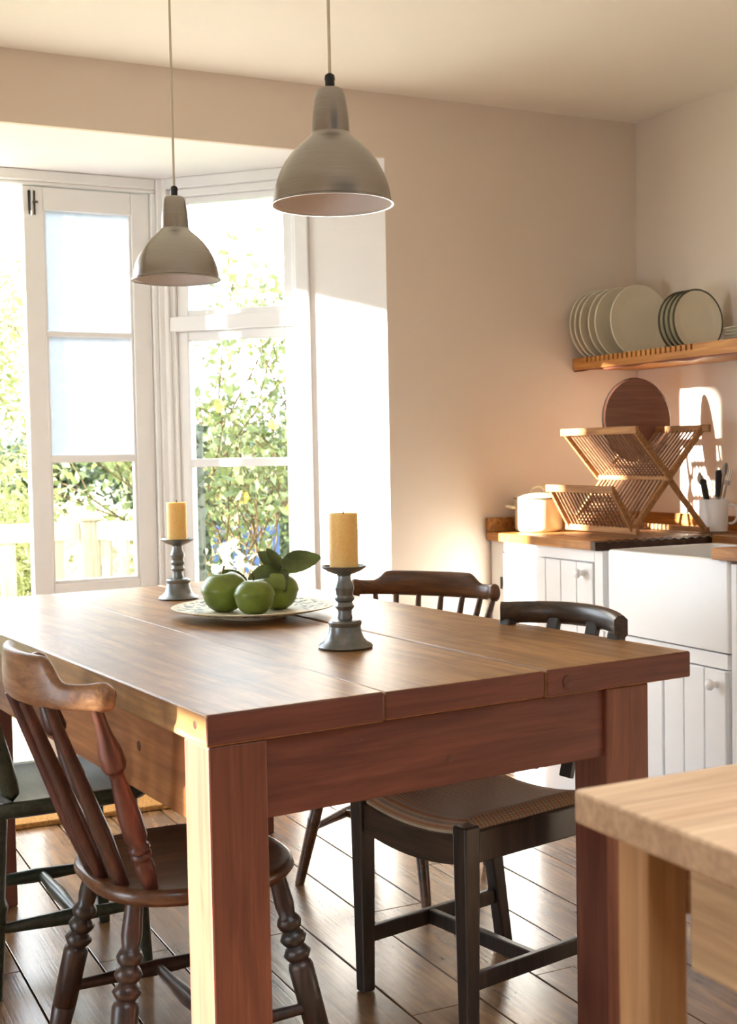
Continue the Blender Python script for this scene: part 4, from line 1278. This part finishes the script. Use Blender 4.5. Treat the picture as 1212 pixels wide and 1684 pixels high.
def blob(n, c, r, shell=0.55, clumps=0):
    d = rng.normal(size=(n, 3)); d /= np.linalg.norm(d, axis=1)[:, None]
    k = (shell ** 3 + (1 - shell ** 3) * rng.uniform(0, 1, n)) ** (1 / 3)
    p = d * k[:, None] * np.array(r)
    p *= (1 + 0.16 * np.sin(d[:, 0] * 7 + c[0]) * np.cos(d[:, 2] * 6 + d[:, 1] * 5))[:, None]
    return p + np.array(c)
def shrub(name, label, cat, base, blobs, n, mat, size, aspect=0.5, stems=6, group=None, shell=0.5):
    t = thing(name, label, cat, base, 0, group)
    pts = np.concatenate([blob(int(n * w), c, r, shell) for c, r, w in blobs])
    leaf_cloud('foliage', mat, t, pts, size, aspect)
    mb = MB()
    for c, r, w in blobs:
        for k in range(max(2, int(stems * w))):
            e = Vector(c) + Vector((random.uniform(-.6, .6) * r[0], random.uniform(-.6, .6) * r[1], random.uniform(0, .7) * r[2]))
            m = Vector((e.x * 0.4 + random.uniform(-.06, .06), e.y * 0.4, e.z * 0.5))
            mb.tube([(random.uniform(-.05, .05), random.uniform(-.05, .05), 0), m, e], [0.022, 0.014, 0.004], 5)
    mb.build('branches', M_stem, t)
    return t
G = -0.30
# flowering shrub just outside the right-hand splay window
rs = thing('rose_shrub', 'tall loose flowering shrub filling the splayed window', 'shrub', (2.55, 6.55, G))
tw, lp = MB(), []
def grow(p, d, L, r, depth):
    q = p + d * L
    mid = p.lerp(q, 0.5) + Vector((random.uniform(-1, 1), random.uniform(-1, 1), random.uniform(-1, 1))) * L * 0.06
    tw.tube([p, mid, q], [r, r * 0.85, r * 0.7], 5, False)
    if depth <= 2 and (p.z > 1.15 or random.random() < 0.45):
        m = int(4 + 6 * L / 0.3)
        for i in range(m):
            k = random.uniform(0.05, 1.05)
            lp.append(tuple(p.lerp(q, k) + Vector((random.gauss(0, 1), random.gauss(0, 1), random.gauss(0, 1))) * 0.038))
    if depth == 0:
        return
    for i in range(3 if depth > 1 else 2):
        nd = (d + Vector((random.uniform(-1, 1), random.uniform(-1, 1), random.uniform(-0.5, 0.9))) * 0.65).normalized()
        grow(q if i < 2 else p.lerp(q, 0.6), nd, L * random.uniform(0.62, 0.85), r * 0.66, depth - 1)
for i in range(8):
    a = i * 0.8
    grow(Vector((0.10 * math.cos(a), 0.10 * math.sin(a), 0)), Vector((0.40 * math.cos(a) + random.uniform(-.12, .12), 0.28 * math.sin(a), 1)).normalized(), random.uniform(0.55, 1.0), 0.014, 4)
tw.build('branches', M_stem, rs)
leaf_cloud('foliage', M_leafA, rs, lp, 0.062, 0.55)
def flower(parent, p, r, mat):
    mb = MB()
    for ring_r, n, zz, tilt in ((1.0, 6, 0.0, 0.5), (0.6, 5, 0.25, 0.9)):
        for i in range(n):
            a = 2 * math.pi * i / n + ring_r
            c, s = math.cos(a), math.sin(a)
            k = r * ring_r
            mb.add([(0, 0, zz * r), (c * k * 0.6 - s * k * 0.42, s * k * 0.6 + c * k * 0.42, zz * r + tilt * k * 0.5), (c * k, s * k, zz * r + tilt * k), (c * k * 0.6 + s * k * 0.42, s * k * 0.6 - c * k * 0.42, zz * r + tilt * k * 0.5)], [(0, 1, 2, 3)])
    o = mb.build('flower', mat, parent, 80)
    o.location = p
    o.rotation_euler = (R(random.uniform(50, 110)), 0, R(random.uniform(-40, 40)))
for p in ((-0.05, -0.35, 1.65), (0.18, -0.32, 1.86), (-0.20, -0.30, 1.28), (0.04, -0.35, 1.22), (-0.30, -0.2, 1.75), (0.12, -0.1, 2.15)):
    flower(rs, p, 0.036, M_petal)
# ivy covered post
ip = thing('ivy_post', 'dark post wrapped in ivy beside the flowering shrub', 'post', (1.965, 5.92, G))
MB().box(-0.042, 0.042, -0.042, 0.042, 0, 1.62).build('post', M_weather, ip, None, 0.004)
pv = []
for i in range(420):
    z = random.uniform(0.1, 1.66)
    if random.random() < 0.35 and z < 0.9: continue
    a = random.uniform(0, 6.28)
    pv.append((0.05 * math.cos(a), 0.05 * math.sin(a), z))
leaf_cloud('ivy', M_leafD, ip, pv, 0.045, 0.8)
# garden planting behind the balustrade
shrub('pale_shrub', 'pale yellow-green feathery shrub behind the balustrade at the left', 'shrub', (1.20, 8.6, G), [((0, 0, 0.85), (0.75, 0.5, 0.85), 0.55), ((0.62, 0.1, 0.65), (0.5, 0.4, 0.62), 0.45)], 9000, M_leafC, 0.075, 0.25)
shrub('blossom_shrub', 'low shrub with pale pink blossom behind the balustrade', 'shrub', (1.93, 7.75, G), [((0, 0, 0.75), (0.34, 0.3, 0.55), 1.0)], 2600, M_leafP, 0.05, 0.7)
shrub('evergreen_shrub', 'dense dark green shrub seen through the clear pane', 'shrub', (3.45, 12.2, G), [((0, 0, 0.9), (1.2, 0.8, 1.25), 0.6), ((-0.9, 0.3, 0.75), (0.8, 0.6, 0.9), 0.4)], 16000, M_leafB, 0.085, 0.5)
shrub('evergreen_shrub', 'mid green rounded shrub farther back near the centre pane', 'shrub', (5.9, 13.6, G), [((0, 0, 1.0), (1.3, 0.9, 1.2), 1.0)], 9000, M_leafB, 0.09, 0.5)
shrub('garden_tree', 'sunlit feathery tree at the left edge beyond the open doorway', 'tree', (1.55, 10.6, G), [((-0.2, 0, 2.3), (0.85, 0.7, 1.2), 0.6), ((-0.3, 0.1, 1.1), (0.75, 0.7, 0.9), 0.4)], 12000, M_leafC, 0.10, 0.28, 10)
shrub('white_flower_shrub', 'small white flowering plant at the foot of the splayed window', 'shrub', (2.17, 6.02, G), [((0, 0, 0.62), (0.15, 0.14, 0.46), 1.0)], 650, M_leafP, 0.045, 0.8)
hd = thing('garden_hedge', 'long dark green hedge along the end of the garden', 'hedge', (3.5, 16.0, G))
hp_ = np.stack([rng.uniform(-7, 9, 26000), rng.uniform(-0.5, 0.5, 26000), rng.uniform(0, 1.75, 26000)], 1)
leaf_cloud('foliage', M_leafB, hd, hp_, 0.13, 0.5)
MB().box(-6.9, 8.9, -0.2, 0.3, 0, 1.5).build('dense_core', M_leafB, hd)
